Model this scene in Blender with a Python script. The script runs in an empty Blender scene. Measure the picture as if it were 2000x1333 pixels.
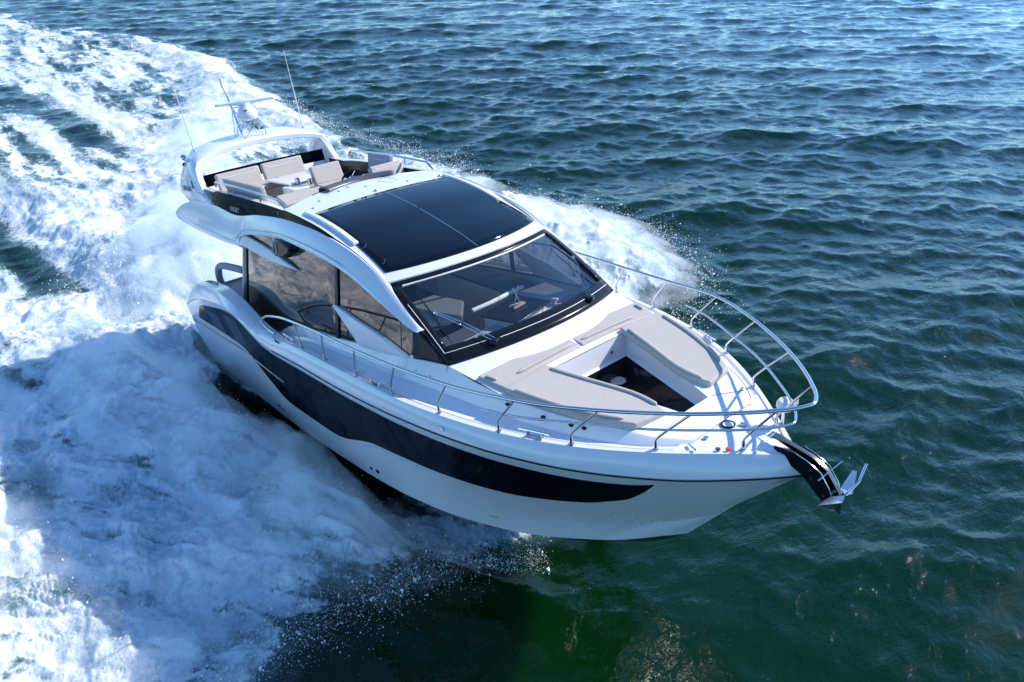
import bpy, bmesh, math, random
import numpy as np
from mathutils import Vector, Matrix, noise
from mathutils.bvhtree import BVHTree

# ---------------------------------------------------------------- frame, camera, sky, sun
# yacht frame: x forward, y port, z up (metres); world: sea is z = SEA, yacht trimmed bow-up
F_PX, C_BOAT = 1451.17, Vector((18.3415, -6.2106, 7.1380))
YAW, PIT, ROL = map(math.radians, (142.7188, 25.1250, -6.5814))
f_ = Vector((math.cos(YAW)*math.cos(PIT), math.sin(YAW)*math.cos(PIT), -math.sin(PIT)))
r_ = Vector((math.sin(YAW), -math.cos(YAW), 0)); u_ = r_.cross(f_)
r2 = math.cos(ROL)*r_ + math.sin(ROL)*u_; u2 = -math.sin(ROL)*r_ + math.cos(ROL)*u_
WP = math.atan((666.5+180)/F_PX)                      # the camera looks down this much
UP = math.cos(WP)*u2 - math.sin(WP)*f_
XW = (Vector((1, 0, 0)) - UP[0]*UP).normalized(); YW = UP.cross(XW)
RW = Matrix((XW, YW, UP))                              # yacht frame -> world
SEA = 0.05
scene = bpy.context.scene
col = scene.collection
cam_d = bpy.data.cameras.new('camera'); cam = bpy.data.objects.new('camera', cam_d); col.objects.link(cam)
cam_d.sensor_width = 36; cam_d.lens = 36*F_PX/2000; cam_d.clip_start = 0.1; cam_d.clip_end = 20000
m3 = Matrix((r2, u2, -f_)).transposed()
CW = RW @ C_BOAT
cam.matrix_world = Matrix.Translation(CW) @ (RW @ m3).to_4x4()
scene.camera = cam
SUN_EL, SUN_AZ = math.radians(39), math.radians(73)
world = bpy.data.worlds.new("World"); scene.world = world; world.use_nodes = True
nt = world.node_tree; bg = nt.nodes['Background']
sky = nt.nodes.new('ShaderNodeTexSky'); sky.sky_type = 'NISHITA'; sky.sun_disc = False
sky.sun_elevation = SUN_EL; sky.sun_rotation = math.pi/2 - SUN_AZ
sky.air_density = 1.0; sky.dust_density = 0.0; sky.ozone_density = 3.0; sky.altitude = 300
tint = nt.nodes.new('ShaderNodeMix'); tint.data_type = 'RGBA'; tint.blend_type = 'MULTIPLY'; tint.inputs[0].default_value = 1; tint.inputs[7].default_value = (.70, .98, 1.22, 1)
nt.links.new(sky.outputs[0], tint.inputs[6]); nt.links.new(tint.outputs[2], bg.inputs[0]); bg.inputs[1].default_value = 0.15
sd = bpy.data.lights.new('sun', 'SUN'); sd.energy = 4.3; sd.angle = math.radians(0.5); sd.color = (1, .945, .86)
sun = bpy.data.objects.new('sun', sd); col.objects.link(sun)
SUNV = Vector((math.cos(SUN_EL)*math.cos(SUN_AZ), math.cos(SUN_EL)*math.sin(SUN_AZ), math.sin(SUN_EL)))
sun.rotation_euler = SUNV.to_track_quat('Z', 'Y').to_euler(); sun.location = SUNV*60
scene.view_settings.view_transform = 'Standard'; scene.view_settings.look = 'None'
scene.view_settings.exposure = 0.6; scene.view_settings.gamma = 1
scene.render.engine = 'CYCLES'
scene.cycles.max_bounces = 10; scene.cycles.transparent_max_bounces = 24
scene.cycles.glossy_bounces = 5; scene.cycles.diffuse_bounces = 3
scene.cycles.use_denoising = True; scene.cycles.sample_clamp_direct = 90; scene.cycles.sample_clamp_indirect = 6
rng = np.random.default_rng(7); random.seed(7)

# ---------------------------------------------------------------- materials
def mat(name, base, rough=.4, metal=0., coat=0., ior=1.5, bump=None, var=None, spec=.5):
    m = bpy.data.materials.new(name); m.use_nodes = True
    n = m.node_tree.nodes; l = m.node_tree.links; b = n['Principled BSDF']
    b.inputs['Base Color'].default_value = (*base, 1); b.inputs['Roughness'].default_value = rough
    b.inputs['Metallic'].default_value = metal; b.inputs['Coat Weight'].default_value = coat
    b.inputs['Coat Roughness'].default_value = .04; b.inputs['IOR'].default_value = ior
    b.inputs['Specular IOR Level'].default_value = spec
    tc = n.new('ShaderNodeTexCoord')
    if var:                                            # (scale, amount) gentle tone variation of the surface itself
        t = n.new('ShaderNodeTexNoise'); t.inputs['Scale'].default_value = var[0]; t.inputs['Detail'].default_value = 5
        l.new(tc.outputs['Object'], t.inputs['Vector'])
        mx = n.new('ShaderNodeMix'); mx.data_type = 'RGBA'
        mx.inputs[6].default_value = (*[c*(1-var[1]) for c in base], 1); mx.inputs[7].default_value = (*[min(1, c*(1+var[1]*.5)) for c in base], 1)
        l.new(t.outputs['Fac'], mx.inputs[0]); l.new(mx.outputs[2], b.inputs['Base Color'])
    if bump:                                           # (scale, distance)
        t = n.new('ShaderNodeTexNoise'); t.inputs['Scale'].default_value = bump[0]; t.inputs['Detail'].default_value = 4
        l.new(tc.outputs['Object'], t.inputs['Vector'])
        bp = n.new('ShaderNodeBump'); bp.inputs['Distance'].default_value = bump[1]; bp.inputs['Strength'].default_value = .6
        l.new(t.outputs['Fac'], bp.inputs['Height']); l.new(bp.outputs[0], b.inputs['Normal'])
    return m
GEL = mat('gelcoat_white', (.70, .705, .72), .2, coat=.4, var=(1.3, .035))
DECK = mat('deck_white', (.76, .76, .765), .42, bump=(160, .0012), var=(2.2, .04))
ANTI = mat('antifouling_black', (.008, .01, .014), .3, bump=(30, .002))
BLK = mat('gloss_black', (.002, .004, .008), .05, ior=1.10, bump=(.9, .006), spec=.5)
ROOFG = mat('roof_glass_black', (.003, .006, .011), .05, bump=(.9, .008), spec=.3)
BLKT = mat('black_trim', (.008, .009, .012), .2, ior=1.28)
RUB = mat('rubber_grey', (.05, .055, .07), .5)
STEEL = mat('stainless', (.58, .58, .60), .12, metal=1., bump=(6, .001))
FAB = mat('taupe_upholstery', (.435, .40, .365), .78, bump=(11, .006), var=(3., .07))
FABS = mat('upholstery_seam', (.72, .69, .68), .7)
FABG = mat('grey_upholstery', (.30, .31, .36), .8, bump=(220, .0016), var=(3., .06))
DKG = mat('dark_grey_cowl', (.07, .07, .085), .4)
WOOD = mat('dark_teak', (.10, .055, .03), .4, bump=(40, .002), var=(6, .3))
TAN = mat('tan_leather', (.42, .27, .18), .6, var=(4, .1))
FLR = mat('cockpit_floor_black', (.016, .018, .022), .12, coat=.4, var=(5, .3))
INTW = mat('interior_cream', (.72, .72, .70), .5, var=(2, .05))
DASH = mat('dash_taupe', (.46, .43, .41), .6, var=(3, .08))
ANCH = mat('anchor_steel', (.58, .59, .60), .25, metal=1., bump=(20, .001))
BRNZ = mat('burnished_steel', (.34, .29, .24), .18, metal=1.)
RED = mat('red_mark', (.6, .04, .03), .4)
YEL = mat('yellow_mark', (.75, .6, .03), .4)
LETG = mat('silver_lettering', (.5, .5, .52), .3, metal=.6)
LETD = mat('dark_lettering', (.10, .13, .2), .4)
LAMP = mat('lamp_lens', (.6, .6, .62), .08, coat=1)

def glass(name, tint, f0=.05, mixmin=0.0, rough=0.0, tone=(1, 1, 1)):
    m = bpy.data.materials.new(name); m.use_nodes = True
    n = m.node_tree.nodes; l = m.node_tree.links; n.clear()
    o = n.new('ShaderNodeOutputMaterial'); tr = n.new('ShaderNodeBsdfTransparent'); tr.inputs[0].default_value = (*tint, 1)
    g = n.new('ShaderNodeBsdfGlossy'); g.inputs[0].default_value = (*tone, 1); g.inputs['Roughness'].default_value = rough
    lw = n.new('ShaderNodeLayerWeight'); lw.inputs[0].default_value = .5
    p = n.new('ShaderNodeMath'); p.operation = 'POWER'; p.inputs[1].default_value = 4.5; l.new(lw.outputs['Facing'], p.inputs[0])
    q = n.new('ShaderNodeMath'); q.operation = 'MULTIPLY_ADD'; q.inputs[1].default_value = 1-f0; q.inputs[2].default_value = f0; l.new(p.outputs[0], q.inputs[0])
    mx = n.new('ShaderNodeMixShader'); l.new(q.outputs[0], mx.inputs[0]); l.new(tr.outputs[0], mx.inputs[1]); l.new(g.outputs[0], mx.inputs[2]); l.new(mx.outputs[0], o.inputs[0])
    return m
WSG = glass('windshield_glass', (.88, .93, .96), .07)
SIDEG = glass('tinted_side_glass', (.17, .18, .19), .15, tone=(.80, .72, .66))
HATCHG = glass('smoked_deflector', (.18, .2, .22), .05)

# ---------------------------------------------------------------- helpers
def link(o, parent=None):
    col.objects.link(o)
    if parent is not None: o.parent = parent
    return o
def empty(name, parent=None):
    return link(bpy.data.objects.new(name, None), parent)
def part(name, verts, faces, m, parent, smooth=True, angle=35, bevel=0, seg=2, solid=0, mats=None):
    me = bpy.data.meshes.new(name); me.from_pydata([tuple(v) for v in verts], [], faces)
    bm = bmesh.new(); bm.from_mesh(me)
    bmesh.ops.remove_doubles(bm, verts=bm.verts, dist=1e-5)
    bmesh.ops.recalc_face_normals(bm, faces=bm.faces); bm.to_mesh(me); bm.free()
    me.materials.append(m)
    if smooth:
        me.polygons.foreach_set('use_smooth', [True]*len(me.polygons)); me.set_sharp_from_angle(angle=math.radians(angle))
    o = link(bpy.data.objects.new(name, me), parent)
    if solid:
        s = o.modifiers.new('solid', 'SOLIDIFY'); s.thickness = solid; s.offset = 0
    if bevel:
        b = o.modifiers.new('bevel', 'BEVEL'); b.width = bevel; b.segments = seg; b.limit_method = 'ANGLE'; b.angle_limit = math.radians(30); b.harden_normals = False
    return o
class MB:
    def __init__(s): s.v = []; s.f = []
    def add(s, v, f):
        k = len(s.v); s.v += [tuple(p) for p in v]; s.f += [tuple(i+k for i in q) for q in f]; return s
    def mirror(s):
        k = len(s.v); s.v += [(x, -y, z) for x, y, z in s.v[:k]]; s.f += [tuple(i+k for i in reversed(q)) for q in s.f[:]]; return s
    def build(s, name, m, parent, **kw): return part(name, s.v, s.f, m, parent, **kw)
def mir(P): return [(p[0], -p[1], p[2]) for p in P]
def loft(rows, cu=False, cv=False):
    n = len(rows[0]); v = [p for r in rows for p in r]; f = []
    R = len(rows)
    for i in range(R if cu else R-1):
        for j in range(n if cv else n-1):
            a = i*n+j; b = i*n+(j+1) % n; c = ((i+1) % R)*n+(j+1) % n; d = ((i+1) % R)*n+j
            f.append((a, b, c, d))
    return v, f
def pc(xs, ys):                                       # smooth monotone cubic
    xs = np.array(xs, float); ys = np.array(ys, float); h = np.diff(xs); d = np.diff(ys)/h
    m = np.zeros(len(xs)); m[0] = d[0]; m[-1] = d[-1]
    for i in range(1, len(xs)-1):
        if d[i-1]*d[i] > 0:
            w1 = 2*h[i]+h[i-1]; w2 = h[i]+2*h[i-1]; m[i] = (w1+w2)/(w1/d[i-1]+w2/d[i])
    def f(x):
        x = min(max(x, xs[0]), xs[-1]); i = min(int(np.searchsorted(xs, x, side='right'))-1, len(xs)-2); i = max(i, 0)
        t = (x-xs[i])/h[i]
        return float((2*t**3-3*t*t+1)*ys[i]+(t**3-2*t*t+t)*h[i]*m[i]+(-2*t**3+3*t*t)*ys[i+1]+(t**3-t*t)*h[i]*m[i+1])
    return f
def smooth_path(P, k=6):
    P = [Vector(p) for p in P]; out = []
    for i in range(len(P)-1):
        a = P[max(i-1, 0)]; b = P[i]; c = P[i+1]; d = P[min(i+2, len(P)-1)]
        for j in range(k):
            t = j/k
            out.append(0.5*((2*b)+(c-a)*t+(2*a-5*b+4*c-d)*t*t+(3*b-a-3*c+d)*t**3))
    out.append(P[-1]); return out
def tube(P, r, n=10, closed=False, rz=None):
    P = [Vector(p) for p in P]; rows = []; up = Vector((0, 0, 1)); prev = None
    for i, p in enumerate(P):
        t = (P[(i+1) % len(P)] if closed or i < len(P)-1 else p)-(P[i-1] if closed or i > 0 else p)
        t.normalize()
        a = (up if abs(t.z) < .95 else Vector((1, 0, 0))) if prev is None else prev
        s = t.cross(a).normalized(); b = s.cross(t).normalized(); prev = b
        rr = r[i] if isinstance(r, (list, tuple)) else r
        rows.append([p+s*math.cos(2*math.pi*k/n)*rr+b*math.sin(2*math.pi*k/n)*rr*(rz or 1) for k in range(n)])
    v, f = loft(rows, cu=closed, cv=True)
    if not closed:
        f.append(tuple(range(n-1, -1, -1))); f.append(tuple(range(len(v)-n, len(v))))
    return v, f
def prism(poly, z0, z1):                              # poly [(x,y)], z0/z1 number or function(x,y)
    g = lambda z, x, y: z(x, y) if callable(z) else z
    n = len(poly); v = [(x, y, g(z0, x, y)) for x, y in poly]+[(x, y, g(z1, x, y)) for x, y in poly]
    f = [tuple(range(n-1, -1, -1)), tuple(range(n, 2*n))]+[(i, (i+1) % n, n+(i+1) % n, n+i) for i in range(n)]
    return v, f
def hexa(c, sx, sy, sz, M=None):
    v = [Vector((a*sx/2, b*sy/2, d*sz/2)) for a in (-1, 1) for b in (-1, 1) for d in (-1, 1)]
    v = [(M @ p if M else p)+Vector(c) for p in v]
    return v, [(0, 1, 3, 2), (4, 6, 7, 5), (0, 4, 5, 1), (2, 3, 7, 6), (0, 2, 6, 4), (1, 5, 7, 3)]
def slab(quad, th, name, m, parent, bev=.02, seg=3, **kw):   # quad of 3D points extruded along its normal by th (both ways)
    q = [Vector(p) for p in quad]; nrm = (q[1]-q[0]).cross(q[2]-q[0]).normalized()
    n = len(q); v = [p-nrm*th/2 for p in q]+[p+nrm*th/2 for p in q]
    f = [tuple(range(n-1, -1, -1)), tuple(range(n, 2*n))]+[(i, (i+1) % n, n+(i+1) % n, n+i) for i in range(n)]
    return part(name, v, f, m, parent, bevel=bev, seg=seg, **kw)
def lathe(prof, c, axis=(0, 0, 1), n=24):
    ax = Vector(axis).normalized(); Q = Vector((0, 0, 1)).rotation_difference(ax); rows = []
    for r, h in prof:
        rows.append([Vector(c)+Q @ Vector((r*math.cos(2*math.pi*k/n), r*math.sin(2*math.pi*k/n), h)) for k in range(n)])
    v, f = loft(rows, cv=True); f.append(tuple(range(n-1, -1, -1))); f.append(tuple(range(len(v)-n, len(v)))); return v, f
def lin(a, b, t): return a+(b-a)*t
def text_on(s, size, origin, ex, ey, m, parent, name, depth=.002):
    cu = bpy.data.curves.new(name, 'FONT'); cu.body = s; cu.size = size; cu.extrude = depth; cu.materials.append(m)
    o = bpy.data.objects.new(name, cu); ex = Vector(ex).normalized(); ey = Vector(ey); ez = ex.cross(ey).normalized(); ey = ez.cross(ex)
    o.matrix_local = Matrix.Translation(Vector(origin)) @ Matrix((ex, ey, ez)).transposed().to_4x4()
    link(o, parent); bpy.context.view_layer.update(); me = bpy.data.meshes.new_from_object(o.evaluated_get(bpy.context.evaluated_depsgraph_get())); me.name = name
    mo = bpy.data.objects.new(name, me); mo.matrix_local = o.matrix_local.copy(); bpy.data.objects.remove(o); mo.name = name; return link(mo, parent)

# ================================================================ THE YACHT
yacht = empty('motor_yacht')
yacht.matrix_world = RW.to_4x4()
yacht['label'] = 'white flybridge motor yacht with black hull windows cutting through the sea'
yacht['category'] = 'yacht'

# ---- hull lines (starboard half-breadths)
HB = pc([1.3, 3, 5, 7, 8, 9, 10, 11, 12, 12.5, 13, 13.5, 14, 14.5, 14.8, 15.0], [2.30, 2.38, 2.42, 2.44, 2.43, 2.40, 2.33, 2.20, 1.98, 1.81, 1.58, 1.27, .92, .5, .22, .0])
CH = pc([.8, 1, 3, 5, 7, 8, 9, 10, 11, 12, 12.5, 13, 13.47], [1.98, 2.0, 2.02, 2.03, 2.0, 1.95, 1.85, 1.66, 1.33, .91, .64, .33, 0])
KZ = pc([.8, 8, 10, 11, 12, 12.8, 13.47], [-.72, -.75, -.70, -.60, -.40, -.03, .5])
CZ = pc([.85, 6, 8, 10.5, 11.3, 12, 12.7, 13.2, 13.47], [-.12, -.05, .02, .02, .05, .15, .27, .42, .5])
NY = pc([.95, 5, 8, 9, 10, 11, 12, 12.76, 13.32, 13.8, 14.21], [2.10, 2.14, 2.07, 1.97, 1.79, 1.49, 1.05, .64, .27, .08, 0])
NZ = pc([.95, 8, 10.6, 11.4, 12.1, 12.8, 13.3, 13.8, 14.21], [.40, .43, .50, .51, .56, .63, .76, 1.0, 1.37])
RZ = pc([1.3, 2, 2.8, 3.8, 4.5, 5, 5.6, 6.2, 6.55, 7.2, 7.9, 8.7, 9.8, 11.3, 12.3, 13, 13.5, 14, 14.76, 15], [1.5, 1.78, 2.02, 2.2, 2.29, 2.27, 2.15, 2.05, 2.045, 2.085, 2.125, 2.135, 2.15, 2.163, 2.163, 2.145, 2.12, 2.115, 2.15, 2.17])
TY = pc([1.9, 3, 5, 7, 8.5, 9.5, 10.3, 11.2, 12.1, 13, 13.8, 14.3, 14.6, 14.93], [2.22, 2.29, 2.33, 2.34, 2.33, 2.29, 2.24, 2.10, 1.87, 1.49, .97, .56, .30, .0])
TZ = pc([1.9, 2.1, 2.6, 3.4, 4.1, 4.6, 5.3, 5.9, 6.5, 7.5, 8.3, 9.3, 14.5, 14.93], [1.93, 2.12, 2.29, 2.40, 2.46, 2.43, 2.30, 2.22, 2.22, 2.33, 2.38, 2.41, 2.41, 2.38])
N = 110
def curve(x0, x1, fy, fz, n=N): return [(lin(x0, x1, i/n), -fy(lin(x0, x1, i/n)), fz(lin(x0, x1, i/n))) for i in range(n+1)]
keel = curve(.80, 13.47, lambda x: 0, KZ); chine = curve(.85, 13.47, CH, CZ)
knuk = curve(.95, 14.21, NY, NZ); rub = curve(1.30, 15.0, HB, RZ); topo = curve(1.9, 14.93, TY, TZ)
def inset(P, d, dz=0): return [(p[0], min(p[1]+d, 0), p[2]+dz) for p in P]
def between(A, B, t, bul=0): return [tuple(lin(a[k], b[k], t)+(bul*4*t*(1-t) if k == 1 else 0) for k in range(3)) for a, b in zip(A, B)]
def strip(*C): return loft([list(r) for r in zip(*C)])
hm = MB()
hm.add(*strip(chine, between(chine, knuk, .5), knuk)); hm.add(*strip(knuk, between(knuk, rub, .25, -.012), between(knuk, rub, .5, -.018), between(knuk, rub, .75, -.012), rub))
hm.mirror()
hull = hm.build('hull', GEL, yacht, angle=14)
hull_bvh = BVHTree.FromPolygons([Vector(v) for v in hm.v], hm.f)
bm_ = MB(); bm_.add(*strip(keel, between(keel, chine, .5), chine)); bm_.mirror(); bm_.build('hull_bottom', ANTI, yacht)
sr = []
for t0, (o1, z1) in ((.36, (.03, .05)), (.7, (.03, .05))):   # spray rails under the bow
    c0 = between(keel, chine, t0)
    sr.append(c0)
q = MB()
for c0 in sr:
    c1 = [(x, y-.05, z-.01) for x, y, z in c0[10:100]]; q.add(*strip(c0[10:100], c1, [(x, y, z+.03) for x, y, z in c0[10:100]]))
q.mirror(); q.build('spray_rail', ANTI, yacht)
# bulwark moulding: rub -> rounded top -> inner lip
wdt = pc([1.9, 3, 4.5, 6.3, 7.2, 15], [.22, .26, .24, .16, .09, .06])
tin = [(p[0], min(p[1]+wdt(p[0]), 0), p[2]+.006) for p in topo]
tin2 = [(p[0], min(p[1]+.035, 0), p[2]-.05) for p in tin]
ZD = pc([4.1, 5.4, 6.3, 7.5, 8.5, 9.5, 12, 15], [1.30, 1.86, 2.02, 2.26, 2.345, 2.385, 2.395, 2.39])
rubu = [(x, min(y-.012, 0) if y < -.01 else 0, z+.02) for x, y, z in rub]
mid1 = between(rubu, topo, .5, -.03); top1 = [(x, min(y+.0, 0), z) for x, y, z in topo]
bw = MB(); bw.add(*strip(rub, rubu, mid1, between(rubu, topo, .85, -.03), topo, between(topo, tin, .3), tin, tin2)); bw.mirror()
bw.build('bulwark', GEL, yacht, angle=30)
# black rubbing line (bow to amidships) and lower line (quarter)
k0 = next(i for i, p in enumerate(rub) if p[0] > 6.55)
for s in (1, -1):
    P = [(p[0]+(.012 if p[0] > 14.9 else 0), s*(p[1]-.010), p[2]-.004) for p in rub[k0:]]
    MB().add(*tube(P, .0095, 6)).build('rubbing_strake', BLKT, yacht)
def hull_y(x, z):
    h = hull_bvh.ray_cast(Vector((x, -6, z)), Vector((0, 1, 0)))[0]
    return h[1] if h else -HB(x)
for s in (1, -1):
    P = smooth_path([(x, 0, z) for x, z in ((1.28, 1.12), (2.41, 1.2), (3.79, 1.3), (4.7, 1.375), (5.15, 1.40))], 8)
    P = [(p.x, s*(hull_y(p.x, p.z)-.006), p.z) for p in P]
    MB().add(*tube(P, .012, 6)).build('rubbing_strake', BLKT, yacht)
# transom and swimming platform
ed = [keel[0], chine[0], knuk[0], rub[0], topo[0], tin[0]]
tv = ed+[(p[0], -p[1], p[2]) for p in reversed(ed[1:])]
part('transom', tv, [tuple(range(len(tv)))], GEL, yacht, smooth=False)
MB().add(*prism([(-.55, -1.7), (-.35, -2.0), (1.0, -2.05), (1.0, 2.05), (-.35, 2.0), (-.55, 1.7)], .38, .46)).build('swim_platform', DECK, yacht, bevel=.02)

# ---- hull window band, traced edges in (x, z) on the hull side
WU = pc([2.0, 2.31, 2.55, 2.75, 3.06, 3.8, 4.4, 4.8, 5.2, 5.65, 6.2, 6.6, 7.2, 7.97, 8.63, 9.55, 10.5, 11.3, 12.25, 12.75, 13.32, 13.53, 13.78],
        [1.40, 1.64, 1.80, 1.87, 1.94, 2.09, 2.19, 2.22, 2.18, 2.07, 1.965, 1.955, 1.98, 2.01, 2.02, 2.02, 2.0, 1.985, 1.965, 1.94, 1.915, 1.92, 1.965])
WL = pc([2.0, 2.07, 2.96, 3.7, 4.4, 4.72, 4.97, 5.15, 5.43, 5.73, 5.97, 6.18, 6.8, 7.55, 7.9, 8.28, 8.67, 9.0, 9.3, 10, 10.5, 11, 11.8, 12.2, 12.56, 12.9, 13.1, 13.31, 13.57, 13.78],
        [1.38, 1.37, 1.42, 1.455, 1.47, 1.455, 1.38, 1.30, 1.11, .92, .76, .715, .71, .71, .73, .82, .96, 1.075, 1.145, 1.165, 1.15, 1.14, 1.155, 1.2, 1.26, 1.34, 1.42, 1.51, 1.73, 1.965])
wx = [2.0+11.78*i/260 for i in range(261)]
rows = []
for x in wx:
    zl, zu = WL(x), max(WU(x), WL(x)+.002)
    rows.append([(x, hull_y(x, lin(zl, zu, t/10))-.009, lin(zl, zu, t/10)) for t in range(11)])
def cut(rows, a, b): return [r for r in rows if a-1e-6 <= r[0][0] <= b+.05]
for s in (1, -1):
    for a, b, nm in ((2.0, 6.55, 'quarter_window'), (6.5, 10.1, 'hull_window'), (10.05, 13.78, 'hull_window')):
        R = [r if s == 1 else mir(r) for r in cut(rows, a, b)]
        part(nm, *loft(R), BLK, yacht, angle=60)
    # bevelled white lip under the glass
    lip = []
    for x in wx[6:-4]:
        zl = WL(x); y0 = hull_y(x, zl-.05)
        lip.append([(x, s*(hull_y(x, zl)-.010), zl+.004), (x, s*(y0-.016), zl-.035), (x, s*(hull_y(x, zl-.09)-.001), zl-.095)])
    part('window_lip', *loft(lip), GEL, yacht, angle=20)
    P = [(x, s*(hull_y(x, 1.36+.0*x)-.014), 1.36-.02*(x-5.2)) for x in np.linspace(5.2, 6.5, 12)]
    MB().add(*tube(P, .008, 6)).build('trim_strip', STEEL, yacht)
    for (x, z, r) in ((8.57, .28, .035), (8.75, .30, .05), (5.2, .25, .035), (5.35, .22, .03)):
        MB().add(*lathe([(r*.6, 0), (r, .004), (r, .012)], (x, s*(hull_y(x, z)+.003), z), (0, -s, 0), 14)).build('through_hull', BLKT, yacht)
for a, b, z0, z1 in ((3.0, 3.75, 1.50, 1.86), (4.15, 4.95, 1.55, 2.08)):
    for s in (1, -1):
        R = []
        for i in range(9):
            x = lin(a, b, i/8); zu = min(WU(x)-.08, z1+.06*i/8); zl = WL(x)+.06
            R.append([(x+.16*(1-j/4), s*(hull_y(x, lin(zl, zu, j/4))-.013), lin(zl, zu, j/4)) for j in range(5)])
        part('opening_port', *loft(R), BLKT, yacht, angle=60)
# small yellow mark and water drops' place on the bow plating
MB().add(*loft([[(11.03+.02*i, hull_y(11.03+.02*i, .30)-.004, .29+.008*math.sin(i)), (11.03+.02*i, hull_y(11.03+.02*i, .33)-.004, .315+.01*math.cos(i))] for i in range(8)])).build('waterline_mark', YEL, yacht)

# ---- decks
def wb(x): return pc([4.1, 5, 7, 8.5, 9.5, 10, 10.4, 10.93, 11.6, 12.2, 12.8, 13.3, 13.57, 14], [2.02, 2.03, 2.0, 1.98, 1.92, 1.84, 1.77, 1.70, 1.61, 1.50, 1.34, 1.14, .98, .6])(x)
def wt(x): return pc([10.0, 10.8, 11.3, 11.8, 12.5, 13.0, 13.43, 13.6, 13.9, 14.2, 14.9], [1.66, 1.575, 1.54, 1.49, 1.32, 1.13, .92, .84, .6, .35, .05])(x)
def zt(x): return pc([10.0, 10.8, 11.3, 11.8, 12.5, 13.0, 13.43, 13.7, 14.2, 15], [2.70, 2.755, 2.68, 2.64, 2.575, 2.54, 2.50, 2.465, 2.42, 2.40])(x)
ti = pc([p[0] for p in tin][:-3], [-p[1] for p in tin][:-3])
sd_ = MB()
xs = [4.1+.1*i for i in range(0, 99)]; rw = []
for x in xs:
    e = ti(x)-.03; w = min(wb(x), e-.03); rw.append([(x, -e, TZ(x)-.045), (x, -e+.012, ZD(x)+.012), (x, -e+.05, ZD(x)), (x, -(e+w)/2, ZD(x)+.004), (x, -w, ZD(x)+.006)])
sd_.add(*loft(rw)); sd_.mirror(); sd_.build('side_deck', DECK, yacht, angle=50)
rws = []
for x in [13.9+.05*i for i in range(0, 20)]:
    e = max(TY(x)-.075, .006); w = min(wb(min(x, 14)), e*.9)
    rws.append([(x, -e*k, ZD(x)+.006+.03*(1-k*k)) for k in (1, .9, .7, .45, .2, 0, -.2, -.45, -.7, -.9, -1)])
part('foredeck', *loft(rws), DECK, yacht)
# coachroof: aft field from the windshield foot to the cockpit well, two side arms, fore apron
def wsb(v):      # windshield foot curve, v in -1..1
    return (10.82+.36*(1-v*v), 1.585*v, 2.765+.075*(1-v*v))
cr = MB(); V = [i/12 for i in range(-12, 13)]
R = []
for t in (0, .15, .3, .5, .7, .85, 1):
    row = []
    for v in V:
        a = wsb(v); b = (11.82, 1.49*v, 2.64+.03*(1-v*v)); row.append(tuple(lin(a[k], b[k], t) for k in range(3)))
    R.append(row)
cr.add(*loft(R))
def wellw(x): return float(np.interp(x, [11.82, 13.04, 13.6], [.75, .40, .24]))
for s in (1, -1):
    R = []
    for x in np.linspace(11.82, 13.6, 24):
        R.append([(x, s*lin(wellw(x), wt(x), k), zt(x)+.02*(1-k*k)) for k in (0, .3, .6, .85, 1)])
    cr.add(*loft(R))
R = []
for x in np.linspace(13.6, 14.0, 8): R.append([(x, wt(x)*k, zt(x)+.02*(1-k*k)-.0) for k in (-1, -.6, -.286, 0, .286, .6, 1)])
cr.add(*loft(R))
for s in (1, -1):   # sloping coachroof side down to the side deck
    R = []
    for x in np.linspace(10.0, 14.0, 40):
        w0, w1 = wt(x), max(wb(x), wt(x)+.01)
        R.append([(x, s*lin(w0, w1, k), lin(zt(x), ZD(x)-.01, k**1.15)) for k in (0, .08, .35, .7, 1)]+[(x, s*(w1+.05), ZD(x)-.014)])
    cr.add(*loft(R))
cr.build('coachroof', DECK, yacht, angle=28)
# hatch gap lines / panel seams on the foredeck
for P in ([(13.62, -.30, 2.505), (13.7, -.8, 2.475)], [(13.62, .30, 2.505), (13.8, .72, 2.46)]):
    MB().add(*tube(P, .0035, 4)).build('deck_seam', RUB, yacht)
# cockpit well between the sun pads
WP_ = [(11.82, .75), (13.04, .40), (13.6, .24), (13.6, -.24), (13.04, -.40), (11.82, -.75)]
def ring(z, d=0): return [(x+(d if x < 12 else 0), y-(d if y > 0 else -d), z) for x, y in WP_]
wl = MB(); r0 = [(x, y, zt(x)+.02) for x, y in WP_]; r1 = ring(2.36, .02); r2_ = ring(2.34, .07)
wl.add(*loft([r0, r1, r2_], cv=True)); wl.build('well_liner', GEL, yacht, angle=20)
wk = MB(); wk.add(*loft([ring(2.34, .07), ring(2.08, .08)], cv=True)); wk.build('well_kickboard', FLR, yacht, angle=20)
part('well_floor', ring(2.08, .08), [tuple(range(6))], FLR, yacht, smooth=False)
for x_, w_ in ((12.0, .55), (12.8, .36)): MB().add(*tube([(x_, -w_, 2.085), (x_, w_, 2.085)], .008, 4)).build('floor_hatch_seam', RUB, yacht)
MB().add(*lathe([(.04, -.01), (.045, .012), (.1, .014), (.11, .006), (.11, 0)], (11.98, .40, 2.09), n=28)).build('table_socket', GEL, yacht)
for x, y, z in ((12.15, .657, 2.50), (12.15, .60, 2.2)):
    MB().add(*lathe([(.05, .0), (.06, .004), (.062, -.006)], (x, y-.005, z), (-.28, -1, 0), 18)).build('well_speaker', RUB, yacht)
MB().add(*lathe([(.02, .0), (.025, .006)], (11.835, .45, 2.47), (1, 0, 0), 12)).build('well_light', RUB, yacht)

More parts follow.
